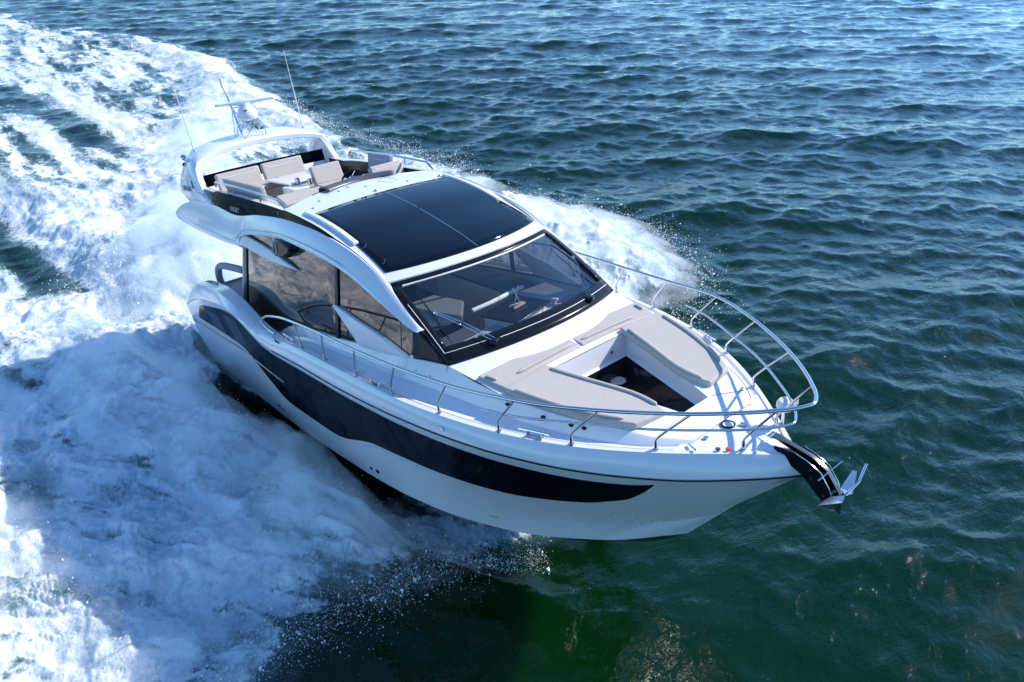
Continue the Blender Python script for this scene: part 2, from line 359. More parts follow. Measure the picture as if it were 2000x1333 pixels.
# ---- sun pad cushions
def cushion(poly, ztop, th, name, seam=()):
    v, f = prism(poly, lambda x, y: ztop(x, y)-th, ztop)
    o = part(name, v, f, FAB, yacht, angle=30, bevel=.028, seg=4)
    for P in seam:
        Q = smooth_path([(x, y, ztop(x, y)+.012) for x, y in P], 6)
        r = [.001]+[.026]*(len(Q)-2)+[.001]
        part('bolster', *tube(Q, r, 10, rz=.8), FAB, o)
    return o
zr_ = lambda x, y: 2.775-.10*(x-11.3)-.01*y*y
for s in (1, -1):
    q = [(11.31, s*.012), (11.31+.02, s*1.50), (11.80, s*1.42), (11.72, s*.62), (11.72, s*.012)]
    cushion(q, zr_, .10, 'backrest_cushion', seam=([(11.63, s*.08), (11.64, s*.6), (11.66, s*1.1)], [(11.42, s*1.42), (11.60, s*1.38)]))
    zp = lambda x, y: 2.735-.085*(x-11.8)
    q = [(11.76, s*.70), (11.82, s*1.46), (12.3, s*1.36), (12.8, s*1.21), (13.2, s*1.03), (13.44, s*.88), (13.50, s*.42), (13.2, s*.36), (13.04, s*.37), (12.4, s*.555)]
    cushion(q, zp, .10, 'sun_pad', seam=([(11.88, s*.745), (12.4, s*.60), (13.0, s*.43), (13.38, s*.42)], [(11.95, s*1.40), (12.5, s*1.26), (13.0, s*1.07), (13.3, s*.90)]))

# ---- windshield
def wst(v): return (9.40+.37*(1-v*v), 1.50*v, 3.565+.065*(1-v*v))
def WS(v, t, off=0):
    a = Vector(wst(v)); b = Vector(wsb(v)); p = a.lerp(b, t); n = Vector((.50, .25*v, .83)).normalized()
    return p+n*(.06*4*t*(1-t)*.5+off)
def wgrid(v0, v1, t0, t1, off=0, nv=24, ntt=10):
    return [[tuple(WS(lin(v0(t) if callable(v0) else v0, v1(t) if callable(v1) else v1, j/nv), t, off)) for j in range(nv+1)] for t in [lin(t0, t1, i/ntt) for i in range(ntt+1)]]
T0, T1 = .055, .83; GW = .925
part('windshield_glass', *loft(wgrid(-GW, GW, T0, T1, .0)), WSG, yacht, angle=80)
fm = MB(); fm.add(*loft(wgrid(-1, 1, 0, T0, .012, 24, 3))); fm.add(*loft(wgrid(-1, 1, T1, 1, .012, 24, 4)))
fm.add(*loft(wgrid(-1, -GW, T0, T1, .012, 3))); fm.add(*loft(wgrid(GW, 1, T0, T1, .012, 3)))
fm.build('windshield_frame', BLKT, yacht, angle=40, solid=.03)
for a in ([(-.90, T0+.012), (-.4, T0+.012), (0, T0+.012), (.4, T0+.012), (.90, T0+.012)],):
    MB().add(*tube(smooth_path([WS(v, t, .012) for v, t in a], 5), .014, 6)).build('windshield_gasket', FABS, yacht)
MB().add(*tube([WS(-.97, t, .03) for t in np.linspace(.3, .89, 12)]+[WS(v, .89, .03) for v in np.linspace(-.95, -.62, 6)], .005, 5)).build('frame_pinstripe', FABS, yacht)
MB().add(*tube([WS(v, .905, .03) for v in np.linspace(-.5, .97, 24)], .006, 5)).build('frame_pinstripe', FABS, yacht)
def wiper(pv, pt, tv, tt, b0, b1, sgn):
    base = WS(pv, pt, .03)
    w = MB().add(*hexa(base+Vector((0, 0, .03)), .13, .11, .07, Matrix.Rotation(.5, 3, 'Z'))).build('wiper', BLKT, yacht, bevel=.02)
    tip = WS(tv, tt, .06); d = (tip-base).normalized(); sdv = d.cross(Vector((.5, 0, .83))).normalized()
    for k in (-1, 1):
        MB().add(*tube([base+sdv*.03*k+Vector((0, 0, .06)), base.lerp(tip, .5)+sdv*.028*k+Vector((0, 0, .05)), tip+sdv*.016*k], .0065, 6)).build('arm', STEEL, w)
    MB().add(*lathe([(.02, -.02), (.03, 0), (.02, .02)], tip, (.5, 0, .83), 12)).build('hub', STEEL, w)
    P = smooth_path([WS(*b0, .025), WS(*[lin(b0[k], b1[k], .3) for k in (0, 1)], .05), WS(*[lin(b0[k], b1[k], .7) for k in (0, 1)], .05), WS(*b1, .025)], 5)
    n_ = len(P); MB().add(*tube(P, [.004+.010*math.sin(math.pi*i/(n_-1)) for i in range(n_)], 6)).build('blade', BLKT, w)
wiper(-.58, .94, -.83, .48, (-.85, .21), (-.87, .82), 1)
wiper(.57, .94, .87, .48, (.80, .21), (.85, .83), -1)

# ---- cabin sides
def gy(x, z): return float(np.interp(x, [3, 6, 8, 9, 10, 10.8, 11.1], [1.86, 1.86, 1.81, 1.75, 1.67, 1.585, 1.5]))-.13*(z-2.6)
zwb = pc([4.1, 4.7, 5.65, 5.8, 6.4, 7.2, 7.9, 8.4, 8.67, 9.94, 10.25, 10.8], [2.10, 2.03, 1.92, 1.96, 2.24, 2.375, 2.45, 2.50, 2.54, 2.645, 2.70, 2.765])
fl_z = pc([4.6, 5.1, 5.68, 6.59, 7.37, 8.11, 8.67, 9.32, 9.73, 10.05, 10.27], [3.52, 3.66, 3.75, 3.83, 3.81, 3.755, 3.66, 3.45, 3.28, 3.18, 3.14])
def edge_z(x): return 3.565-.80*(x-9.40)/1.42
def glass_top(x): return min(fl_z(x)+.05, edge_z(x)+.0 if x > 9.4 else 9)
for s in (1, -1):
    R = []
    for x in np.linspace(4.1, 10.8, 68):
        zw = zwb(x); w = wb(x); R.append([(x, s*(w+.0), ZD(x)), (x, s*lin(w, gy(x, zw)+.03, .45), lin(ZD(x), zw, .2)), (x, s*(gy(x, zw)+.03), zw), (x, s*(gy(x, zw)-.03), zw+.004)])
    part('cabin_side', *loft(R), GEL, yacht, angle=24)
    def grow(u, k):
        xb, xt = lin(4.13, 10.78, u), lin(4.63, 10.74, u); x = lin(xb, xt, k); z = lin(zwb(xb), glass_top(xt), k); return (x, s*gy(x, z), z)
    def pane(nm, u0, u1, m_, kk=8, nu=20): return part(nm, *loft([[grow(lin(u0, u1, i/nu), j/kk) for j in range(kk+1)] for i in range(nu+1)]), m_, yacht, angle=80)
    pane('side_window', .035, .585, SIDEG, nu=40); pane('side_window', .60, .895, SIDEG)
    for u0, u1 in ((.012, .035), (.585, .60), (.895, 1.)): 
        part('window_pillar', *loft([[tuple(Vector(grow(lin(u0, u1, i/4), j/8))+Vector((0, s*.006, 0))) for j in range(9)] for i in range(5)]), BLKT, yacht, solid=.03)
    MB().add(*tube([grow(.0, k/8) for k in range(9)], .022, 6)).build('window_edge', GEL, yacht)
    MB().add(*tube([tuple(Vector(grow(.85, k/6))+Vector((0, s*.004, 0))) for k in range(7)], .004, 4)).build('window_seam', BLKT, yacht)
    # white blade rising from the sill
    ol = [(8.05, 3.02), (8.14, 3.03), (8.7, 2.93), (9.2, 2.86), (9.6, 2.77), (10.0, 2.665), (9.3, 2.56), (8.78, 2.52), (8.70, 2.56)]
    v = [(x, s*(gy(x, z)-.01), z) for x, z in ol]+[(x, s*(gy(x, z)+(.055 if z > 2.6 else .05)), z) for x, z in ol]; n_ = len(ol)
    part('window_blade', v, [tuple(range(n_)), tuple(range(2*n_-1, n_-1, -1))]+[(i, (i+1) % n_, n_+(i+1) % n_, n_+i) for i in range(n_)], GEL, yacht, bevel=.015)

# ---- sweeping side fairing with aft wing and spear
f_lo = pc([.92, 1.05, 1.4, 2.69, 3.86, 4.55, 4.66, 5.1, 5.68, 6.59, 7.37, 8.11, 8.67, 9.32, 9.73, 10.02, 10.24, 10.30], [3.47, 3.38, 3.325, 3.29, 3.315, 3.38, 3.53, 3.66, 3.74, 3.825, 3.80, 3.745, 3.65, 3.44, 3.28, 3.17, 3.115, 3.13])
f_up = pc([.92, 1.05, 1.5, 2.1, 3.2, 4.12, 5.36, 6.64, 7.44, 7.93, 8.64, 9.09, 9.43, 9.7, 9.95, 10.15, 10.30], [3.48, 3.58, 3.74, 3.86, 3.90, 3.845, 4.01, 4.10, 4.085, 4.035, 3.91, 3.77, 3.60, 3.44, 3.30, 3.20, 3.135])
fy_lo = pc([.92, 4, 6, 8, 9.3, 10.3], [1.86, 1.86, 1.80, 1.765, 1.72, 1.655]); fy_up = pc([.92, 2, 4, 6.6, 8.6, 9.4, 10.3], [1.83, 1.72, 1.65, 1.60, 1.555, 1.535, 1.60])
for s in (1, -1):
    R = []
    for x in list(np.linspace(.92, 1.5, 8))+list(np.linspace(1.6, 9.9, 90))+list(np.linspace(9.93, 10.30, 10)):
        a, b = f_lo(x), f_up(x); yl, yu = fy_lo(x), fy_up(x); h = b-a; bul = .022*min(1, h/.2)
        row = [(x, s*(yl-.10), a+.02*min(1, h/.1)), (x, s*yl, a)]
        for k, o_ in ((.10, .5), (.22, .62), (.24, .35), (.5, .75), (.75, .8), (.93, .4)): row.append((x, s*(lin(yl, yu, k)+bul*o_), lin(a, b, k)))
        row += [(x, s*yu, b), (x, s*(yu-.06), b-.01)]
        R.append(row)
    part('side_fairing', *loft(R), GEL, yacht, angle=26)
    P = [(x, s*(lin(fy_lo(x), fy_up(x), .24)+.03), lin(f_lo(x), f_up(x), .27)) for x in np.linspace(4.3, 8.6, 40)]
    MB().add(*tube(P, [.002]+[.009]*38+[.002], 6)).build('fairing_moulding', FABS, yacht)
    ol = [(4.5, 3.60), (4.9, 3.60), (5.5, 3.565), (6.1, 3.505), (6.5, 3.44), (6.98, 3.345), (6.5, 3.335), (6.07, 3.335), (5.4, 3.36), (4.88, 3.395), (4.4, 3.37)]
    v = [(x, s*(gy(x, z)+.005), z) for x, z in ol]+[(x, s*(gy(x, z)+(.10 if z < 3.5 else .07)-.05*max(0, x-6)), z) for x, z in ol]; n_ = len(ol)
    part('wing_spear', v, [tuple(range(n_)), tuple(range(2*n_-1, n_-1, -1))]+[(i, (i+1) % n_, n_+(i+1) % n_, n_+i) for i in range(n_)], GEL, yacht, bevel=.02)
    # black pod with its framed lens
    ol = [(6.28, 3.80), (6.62, 3.86), (7.06, 3.79), (7.02, 3.66), (6.72, 3.52), (6.36, 3.50), (6.2, 3.57)]
    v = [(x, s*(gy(x, z)+.0), z) for x, z in ol]+[(6.6+(x-6.6)*.8, s*(gy(x, z)+.17), 3.67+(z-3.67)*.8) for x, z in ol]; n_ = 7
    pod = part('camera_pod', v, [tuple(range(n_)), tuple(range(2*n_-1, n_-1, -1))]+[(i, (i+1) % n_, n_+(i+1) % n_, n_+i) for i in range(n_)], BLKT, yacht, bevel=.03, seg=3)
    P = [(x, s*(gy(x, z)+.185), z) for x, z in ((6.37, 3.575), (6.42, 3.76), (6.50, 3.775), (6.52, 3.60))]
    MB().add(*tube(P, .007, 5, closed=True)).build('lens_frame', FABS, pod)
    # black band between fairing and roof edge
    bu = pc([2.9, 3.24, 4.58, 6.22, 7.19, 7.85, 8.42, 8.9, 9.42], [4.11, 4.15, 4.20, 4.22, 4.165, 4.075, 3.935, 3.80, 3.60])
    R = []
    for x in np.linspace(2.95, 9.42, 80):
        a, b = f_up(x)-.015, max(bu(x), f_up(x)+.004); yl = fy_up(x)+.002
        R.append([(x, s*lin(yl, 1.545 if x < 8 else 1.52, k), lin(a, b, k)) for k in (0, .33, .66, 1)])
    part('black_side_band', *loft(R), BLK, yacht, angle=60)
    MB().add(*lathe([(.028, .0), (.04, .01), (.04, .0)], (6.18, s*1.575, 4.13), (0, s, .3), 16)).build('deck_filler', STEEL, yacht)
text_on('510 SKY', .13, (3.95, -1.64, 3.90), (1, 0, .03), (0, .25, 1), LETG, yacht, 'model_lettering', .003)

# ---- roof, sunroof glass
ZE = lambda x: bu(x)
def roof(x, v, off=0):
    return (x, 1.525*v, ZE(x)+.075*(1-v*v)+off)
R = []
for t in np.linspace(0, 1, 22):
    row = []
    for v in V:
        x0 = 5.94+.40*v*v; x1 = 9.42+.37*(1-v*v); x = lin(x0, x1, t)
        xe = lin(6.30, 9.42, t) if True else x
        z = bu(min(lin(x0+.0, 9.42, t), 9.42)) if False else None
        a = lin(6.34, 9.42, t); zz = bu(a)+.075*(1-v*v)*(1-.1*t)
        row.append((x, 1.525*v, zz))
    R.append(row)
R.append([(p[0]+.0, p[1], p[2]-.05) for p in R[-1]])
R.insert(0, [(p[0]-.02, p[1], p[2]-.10) for p in R[0]])
part('roof', *loft(R), GEL, yacht, angle=40)
roof_rows = R
def roofp(u, v, off):       # u 0..1 along, v -1..1 across
    x0 = 5.94+.40*v*v; x1 = 9.42+.37*(1-v*v); a = lin(6.34, 9.42, u); return Vector((lin(x0, x1, u), 1.525*v, bu(a)+.075*(1-v*v)*(1-.1*u)+off))
def uof(x, v): x0 = 5.94+.40*v*v; x1 = 9.42+.37*(1-v*v); return (x-x0)/(x1-x0)
R = []
for t in np.linspace(0, 1, 20):
    row = []
    for k in V:
        hw = lin(1.31, 1.425, t); v = k*hw/1.525; x = lin(7.0+.03*k*k, 9.27+.35*(1-k*k), t); row.append(tuple(roofp(uof(x, v), v, .010)))
    R.append(row)
part('sunroof_glass', *loft(R), ROOFG, yacht, angle=60, solid=.012)
for xa, xb, yy in ((7.03, 8.05, .0), (8.14, 9.6, .0)):
    P = []
    for x in np.linspace(xa, xb, 12): P.append(roofp(uof(x, yy/1.525), yy/1.525, .021))
    MB().add(*tube(P, .006, 4)).build('sunroof_seam', FABS, yacht)
for s in (1, -1):
    P = [roofp(uof(x, s*.905), s*.905, .03) for x in np.linspace(6.9, 8.45, 16)]
    q = MB(); q.add(*loft([[p+Vector((0, -.045, -.03)), p+Vector((0, -.04, .02)), p+Vector((0, .04, .02)), p+Vector((0, .045, -.03))] for p in P], cv=True)); q.f += [(0, 1, 2, 3), tuple(len(q.v)-4+i for i in (3, 2, 1, 0))]
    q.build('sunroof_track', GEL, yacht, bevel=.008)
    for x in (8.45, 8.95):
        c0 = [roofp(uof(x+dx, s*k/1.525), s*k/1.525, .019) for dx, k in ((0, 1.30), (.10, 1.27), (.16, 1.33), (.16, 1.37))]
        MB().add(*tube(c0, .004, 4)).build('hinge_outline', RUB, yacht)
for v, x in ((-.9, 6.86), (-.02, 6.85), (.85, 6.88)):
    MB().add(*lathe([(.035, 0), (.04, .02), (.03, .035), (.0, .04)], roofp(uof(x, v), v, -.004), n=14)).build('roof_fitting', STEEL, yacht)
q = MB(); vv = [roofp(uof(x, y/1.525), y/1.525, o_) for x, y, o_ in ((6.12, .55, .004), (6.5, .62, .004), (6.62, .45, .004), (6.3, .33, .004), (6.25, .5, -.05), (6.47, .53, -.05))]
q.add(vv, [(0, 1, 5, 4), (1, 2, 5), (0, 4, 3), (2, 3, 4, 5)]); q.build('roof_step', RUB, yacht, smooth=False)
for v, x in ((-.78, 6.75), (-.62, 6.5), (-.3, 6.3), (.0, 6.45), (.45, 6.75), (-.15, 6.2)):
    p = roofp(uof(x, v), v, .0); MB().add(*hexa(p+Vector((0, 0, .006)), .07, .02, .02)).build('snap_fitting', STEEL, yacht, bevel=.004)

# ---- flybridge well
FZ = 3.70
part('flybridge_floor', *prism([(1.3, -1.62), (6.6, -1.50), (6.6, 1.50), (1.3, 1.62)], FZ-.06, FZ), WOOD, yacht)
part('overhang_soffit', *prism([(.96, -1.84), (4.7, -1.84), (4.7, 1.84), (.96, 1.84)], 3.33, 3.36), GEL, yacht)
ov = [[(x, fy_up(x)*k, f_up(x)-.015+(.0 if abs(k) == 1 else -.01)) for k in (-1, -.5, 0, .5, 1)] for x in (.93, 1.05, 1.5, 2.0, 2.3)]
part('aft_overhang', *loft(ov), GEL, yacht)
part('overhang_edge', *loft([[(.92-.1*(1-k*k), 1.85*k, z) for k in np.linspace(-1, 1, 13)] for z in (3.35, 3.42, 3.50)]), GEL, yacht)
for s in (1, -1):
    R = []
    for x in np.linspace(2.2, 6.36, 30):
        b = bu(max(x, 2.95)); R.append([(x, s*1.545, b-.02), (x, s*1.54, b), (x, s*1.46, b+.005), (x, s*1.42, b-.01)])
    part('coaming', *loft(R), GEL, yacht, angle=40)
    R = [[(x, s*1.42, bu(max(x, 2.95))-.01), (x, s*1.42, FZ)] for x in np.linspace(2.2, 6.36, 30)]
    part('coaming_lining', *loft(R), GEL if s < 0 else BLKT, yacht)
R = [[(5.92+.40*v*v, 1.44*v, bu(6.34)+.075*(1-v*v)-.01), (5.88+.40*v*v, 1.44*v, FZ)] for v in V]
part('dash_bulkhead', *loft(R), GEL, yacht)
R = [[(5.70+.1*v*v, y, 4.12), (5.76+.1*v*v, y, 4.315), (5.86+.18*v*v, y, 4.345), (6.02+.2*v*v, y, 4.30)] for v, y in ((k/8, -.62+1.42*(k+8)/16) for k in range(-8, 9))]
part('helm_dash', *loft(R), DKG, yacht, solid=.02)
# aft black wind panel
R = [[(1.93+.10*v*v, 1.40*v, 4.02), (1.88+.10*v*v, 1.40*v, 4.30)] for v in V]
part('aft_wind_panel', *loft(R), BLK, yacht, solid=.02)
R = [[(2.0+.10*v*v, 1.42*v, FZ), (1.97+.10*v*v, 1.42*v, 4.06)] for v in V]
part('aft_coaming', *loft(R), GEL, yacht, solid=.03)
MB().add(*prism([(2.0, -1.42), (2.9, -1.42), (2.9, 1.0), (2.0, 1.0)], FZ, 3.93)).build('aft_bench_base', GEL, yacht, bevel=.02)
MB().add(*prism([(2.75, -1.42), (4.9, -1.42), (4.9, -.95), (2.75, -.95)], FZ, 3.93)).build('side_bench_base', GEL, yacht, bevel=.02)
def pad(poly, z, th, nm='seat_cushion', m=FAB): return part(nm, *prism(poly, z-th, z), m, yacht, bevel=.025, seg=3)
pad([(2.5, -.93), (3.2, -.93), (3.05, -.1), (2.5, -.06)], 4.03, .1); pad([(2.5, -.04), (3.0, -.08), (2.95, .82), (2.5, .82)], 4.03, .1)
pad([(2.5, -1.38), (3.6, -1.38), (3.6, -.95), (2.5, -.95)], 4.03, .1); pad([(3.62, -1.38), (5.2, -1.38), (5.2, -.85), (3.62, -.95)], 4.03, .1)
def backrest(q, th=.12, m=FAB, seam=True):
    o = slab(q, th, 'seat_backrest', m, yacht, bev=.03, seg=4)
    a, b, c, d = [Vector(p) for p in q]; n = (b-a).cross(c-a).normalized(); 
    if seam:
        for sg in (1, -1):
            P = [a.lerp(b, .04).lerp(d.lerp(c, .04), .10), a.lerp(b, .14).lerp(d.lerp(c, .14), .30), a.lerp(b, .86).lerp(d.lerp(c, .86), .30), a.lerp(b, .96).lerp(d.lerp(c, .96), .08)]
            part('piping', *tube([p+n*sg*(th/2+.002) for p in P], .006, 4), FABS, o)
    return o
backrest([(2.38, -1.27, 4.33), (2.38, -.33, 4.33), (2.50, -.33, 3.98), (2.50, -1.27, 3.98)])
backrest([(2.38, -.27, 4.34), (2.38, .66, 4.34), (2.50, .66, 3.98), (2.50, -.27, 3.98)])
backrest([(3.08, -1.32, 4.36), (5.02, -1.32, 4.40), (4.95, -1.26, 4.0), (3.1, -1.26, 4.0)], .10, seam=False)
backrest([(4.28, -.03, 4.40), (4.28, .61, 4.40), (4.42, .61, 4.05), (4.42, -.03, 4.05)], seam=False)
MB().add(*hexa((4.55, .29, 3.86), .55, .62, .30)).build('helm_seat_base', GEL, yacht, bevel=.03)
pad([(4.38, -.03), (4.95, -.03), (4.95, .61), (4.38, .61)], 4.08, .1)
backrest([(5.42, -1.27, 4.24), (5.52, -.45, 4.24), (5.85, -.50, 4.16), (5.95, -1.33, 4.16)], .10, seam=False)
pad([(5.2, -1.36), (5.75, -1.36), (5.65, -.5), (5.2, -.55)], 4.10, .12)
backrest([(4.35, 1.32, 4.43), (5.22, 1.32, 4.45), (5.18, 1.27, 4.08), (4.38, 1.27, 4.08)], .12, FABG)
backrest([(5.30, 1.42, 4.33), (5.30, .72, 4.33), (5.45, .72, 4.05), (5.45, 1.42, 4.05)], .14)
MB().add(*prism([(4.2, .75), (5.5, .75), (5.5, 1.4), (4.2, 1.4)], FZ, 3.92)).build('companion_seat_base', GEL, yacht, bevel=.02)
pad([(4.2, .75), (5.4, .75), (5.4, 1.3), (4.2, 1.3)], 4.0, .1, m=FABG)
tb = slab([(2.95, -.45, 4.08), (3.0, .52, 4.08), (4.0, .28, 4.12), (4.05, -.42, 4.12)], .035, 'flybridge_table', GEL, yacht, bev=.01)
MB().add(*tube([(3.5, 0, FZ), (3.5, 0, 4.08)], .05, 12)).build('table_leg', STEEL, tb)
for p in ((4.05, -.22), (4.38, -.1)):
    MB().add(*lathe([(.045, 0), (.05, .11), (.04, .11), (.036, .02)], (p[0], p[1], 4.10), n=14)).build('cup_holder', STEEL, yacht)
MB().add(*hexa((4.2, -.35, 3.95), .5, .36, .28)).build('wet_bar', GEL, yacht, bevel=.02)
# helm wheel
wc = Vector((5.46, .26, 4.27)); Wm = Matrix.Rotation(math.radians(-52), 3, 'Y'); ringp = [wc+Wm @ Vector((.20*math.cos(a), .20*math.sin(a), 0)) for a in np.linspace(0, 2*math.pi, 28, endpoint=False)]
wh = MB().add(*tube(ringp, .019, 8, closed=True)).build('steering_wheel', BLKT, yacht)
for a in (0.3, 2.4, 4.5): MB().add(*tube([wc, wc+Wm @ Vector((.19*math.cos(a), .19*math.sin(a), 0))], .014, 6)).build('spoke', STEEL, wh)
MB().add(*lathe([(.045, -.03), (.05, .01), (.03, .025)], wc, Wm @ Vector((0, 0, 1)), 16)).build('hub', STEEL, wh)
part('column', *tube([wc, wc+Wm @ Vector((0, 0, 0))+Vector((.25, 0, -.12))], .03, 8), DKG, wh)
# side rails of the flybridge
for s in (1, -1):
    P = smooth_path([(3.05, s*1.50, 4.22), (3.12, s*1.52, 4.30), (3.3, s*1.525, 4.34), (4.6, s*1.525, 4.37), (6.0, s*1.52, 4.36), (6.18, s*1.52, 4.33), (6.36, s*1.51, 4.235)], 6)
    fr = MB().add(*tube(P, .021, 8)).build('flybridge_rail', STEEL, yacht)
    for x in (4.05, 5.35): MB().add(*tube([(x, s*1.525, 4.36), (x, s*1.52, 4.19)], .016, 8)).build('post', STEEL, fr)
# ---- radar arch
def arch_path(s): return [(2.55, s*1.62, 3.84), (1.95, s*1.62, 3.95), (1.62, s*1.56, 4.25), (1.60, s*1.44, 4.52), (1.62, s*1.28, 4.66)]
am = MB()
sec = []
path = [(2.02, -1.54, 3.72, .66), (1.80, -1.54, 3.89, .93), (1.70, -1.535, 4.05, .76), (1.70, -1.52, 4.26, .55), (1.76, -1.48, 4.46, .36), (1.74, -1.40, 4.59, .33), (1.68, -1.26, 4.68, .335), (1.64, -.9, 4.75, .33), (1.60, -.45, 4.785, .32)]
path = path+[(1.6, 0, 4.795, .32)]+[(a, -b, c, d) for a, b, c, d in reversed(path)]
for i, (x, y, z, w) in enumerate(path):
    p0 = Vector(path[max(i-1, 0)][:3]); p1 = Vector(path[min(i+1, len(path)-1)][:3]); t = (p1-p0); t.x = 0; t.normalize()
    nn = Vector((0, -t.z, t.y)); th = .09 if z < 4.5 else .065
    sec.append([Vector((x+a*w, y, z-a*.055*(1 if z > 4.6 else 0)))+nn*b*th for a, b in ((-1, -.7), (-1, .6), (-.9, .95), (.1, 1), (.86, .95), (.97, .6), (.97, -.6), (.86, -.95), (-.88, -.95))])
v, f = loft(sec, cv=True); f += [tuple(range(8, -1, -1)), tuple(len(v)-9+k for k in range(9))]
arch = part('radar_arch', v, f, GEL, yacht, angle=50)
for s in (1, -1):
    ol = [(1.9, 3.74), (2.6, 3.76), (3.28, 3.87), (3.08, 3.94), (2.72, 3.93), (2.45, 4.04), (1.9, 4.0)]
    v = [(x, s*(1.54+.0), z) for x, z in ol]+[(x, s*1.665, z-.01) for x, z in ol]; n_ = len(ol)
    part('arch_foot', v, [tuple(range(n_)), tuple(range(2*n_-1, n_-1, -1))]+[(i, (i+1) % n_, n_+(i+1) % n_, n_+i) for i in range(n_)], GEL, yacht, bevel=.02)
    o = s; b0 = Vector((1.50, s*1.27, 4.74))
    an = MB().add(*tube([b0, b0+Vector((-.02, 0, .18)), b0+Vector((-.18, s*.02, 1.72))], [.02, .014, .005], 8)).build('whip_antenna', GEL, yacht)
    MB().add(*lathe([(.03, 0), (.028, .06), (.018, .08)], b0-Vector((0, 0, .02)), n=12)).build('base', STEEL, an)
text_on('GALEON', .15, (1.16, -1.634, 3.96), (1, 0, .06), (0, .12, 1), LETD, yacht, 'brand_lettering', .003)
MB().add(*tube(smooth_path([(1.88, -1.63, 4.08), (1.92, -1.628, 4.17), (1.90, -1.62, 4.25)], 3), [.012]*6+[.002], 5)).add(*tube(smooth_path([(1.88, -1.63, 4.08), (1.96, -1.63, 4.12), (2.04, -1.628, 4.11)], 3), [.010]*6+[.002], 5)).build('brand_emblem', LETD, yacht)
# horn and light on the arch shoulder
hr = MB().add(*lathe([(.02, -.08), (.03, .0), (.055, .05), (.06, .055), (.045, .04), (.01, .0)], (1.34, -1.47, 4.64), (.8, -.4, .3), 18)).build('horn', STEEL, yacht)
MB().add(*tube([(1.32, -1.49, 4.62), (1.4, -1.45, 4.52)], .015, 6)).build('bracket', STEEL, hr)
MB().add(*lathe([(.05, -.04), (.055, .03), (.04, .04), (.035, .0)], (1.40, -1.50, 4.50), (.8, -.5, .2), 18)).build('arch_light', BLKT, yacht)
# ---- radar on its frame, mast light
RD = Vector((1.60, .02, 4.80)); legs = MB()
for sx in (-1, 1):
    for sy in (-1, 1):
        f0 = RD+Vector((.16*sx, .24*sy, 0)); t0 = RD+Vector((.12*sx, .16*sy, .40)); m0 = RD+Vector((.17*sx, .26*sy, .2))
        legs.add(*tube([f0, m0, t0], .011, 6))
    legs.add(*tube([RD+Vector((.16*sx, -.24, 0)), RD+Vector((.12*sx, .16, .4))], .009, 6)); legs.add(*tube([RD+Vector((.16*sx, .24, 0)), RD+Vector((.12*sx, -.16, .4))], .009, 6))
legs.add(*tube([RD+Vector((.16, -.3, .01)), RD+Vector((.16, .3, .01))], .014, 6)); legs.add(*tube([RD+Vector((-.16, -.3, .01)), RD+Vector((-.16, .3, .01))], .014, 6))
legs.build('radar_frame', STEEL, yacht)
rd = MB().add(*lathe([(.10, -.02), (.20, 0), (.225, .05), (.215, .14), (.17, .22), (.13, .27), (.12, .33)], RD+Vector((0, 0, .41)), n=32)).build('radar', GEL, yacht)
ax = Vector((.34, .94, 0)).normalized(); bar = []
for k in np.linspace(-1, 1, 17):
    w = .055+.02*math.exp(-(k/.25)**2); h = .035+.04*math.exp(-(k/.3)**2); p = RD+ax*.62*k+Vector((0, 0, .765-.02*math.exp(-(k/.3)**2)))
    sd2 = Vector((-ax.y, ax.x, 0)); bar.append([p+sd2*w*a+Vector((0, 0, h*b)) for a, b in ((-1, -.5), (-1, .5), (-.5, 1), (.5, 1), (1, .5), (1, -.5), (.5, -1), (-.5, -1))])
v, f = loft(bar, cv=True); f += [tuple(range(7, -1, -1)), tuple(len(v)-8+k for k in range(8))]
part('antenna_bar', v, f, GEL, rd, bevel=.01)
part('emblem', *hexa(RD+Vector((.195, -.10, .60)), .02, .06, .04, Matrix.Rotation(-.45, 3, 'Z')), RED, rd)
mb = RD+Vector((-.30, -.10, 0)); mt = mb+Vector((-.34, -.06, 1.20))
ms = MB().add(*tube([mb, mb.lerp(mt, .8), mt-Vector((0, 0, .12))], .028, 8)).add(*tube([mb+Vector((-.1, -.15, 0)), mb.lerp(mt, .55)], .012, 6)).add(*tube([mb+Vector((.05, .2, 0)), mb.lerp(mt, .55)], .012, 6)).add(*tube([mb.lerp(mt, .52), mb.lerp(mt, .52)+Vector((.1, .3, .02))], .014, 6)).build('light_mast', STEEL, yacht)
MB().add(*tube([mt-Vector((0, 0, .14)), mt+Vector((-.02, 0, .06))], .035, 12)).build('anchor_light', GEL, ms)

# ---- bow rail
ry = pc([5.95, 6.7, 8, 9, 10, 11, 12, 12.65, 13.3, 13.8, 14.4, 14.83, 15.0, 15.07], [2.26, 2.31, 2.33, 2.315, 2.25, 2.14, 1.985, 1.82, 1.51, 1.21, .77, .36, .15, .0])
rz = pc([5.95, 6.3, 6.71, 7.41, 8.87, 10.4, 11.5, 12.5, 13.6, 14.4, 15.07], [2.36, 2.53, 2.65, 2.78, 2.89, 2.90, 2.93, 3.0, 3.03, 3.05, 3.07])
xr = [6.0, 6.15, 6.4, 6.8]+list(np.arange(7.2, 14.2, .3))+[14.3, 14.5, 14.7, 14.85, 14.95, 15.02]
half = [(x, -ry(x), rz(x)) for x in xr]
full = [(6.45, -2.25, 2.23), (6.25, -2.25, 2.235), (6.06, -2.255, 2.28), (5.95, -2.26, 2.35)]+half+[(15.06, 0, 3.07)]
full = full+mir(reversed(full[:-1]))
br = MB().add(*tube(smooth_path(full, 3), .0215, 10)).build('bow_rail', STEEL, yacht, angle=60)
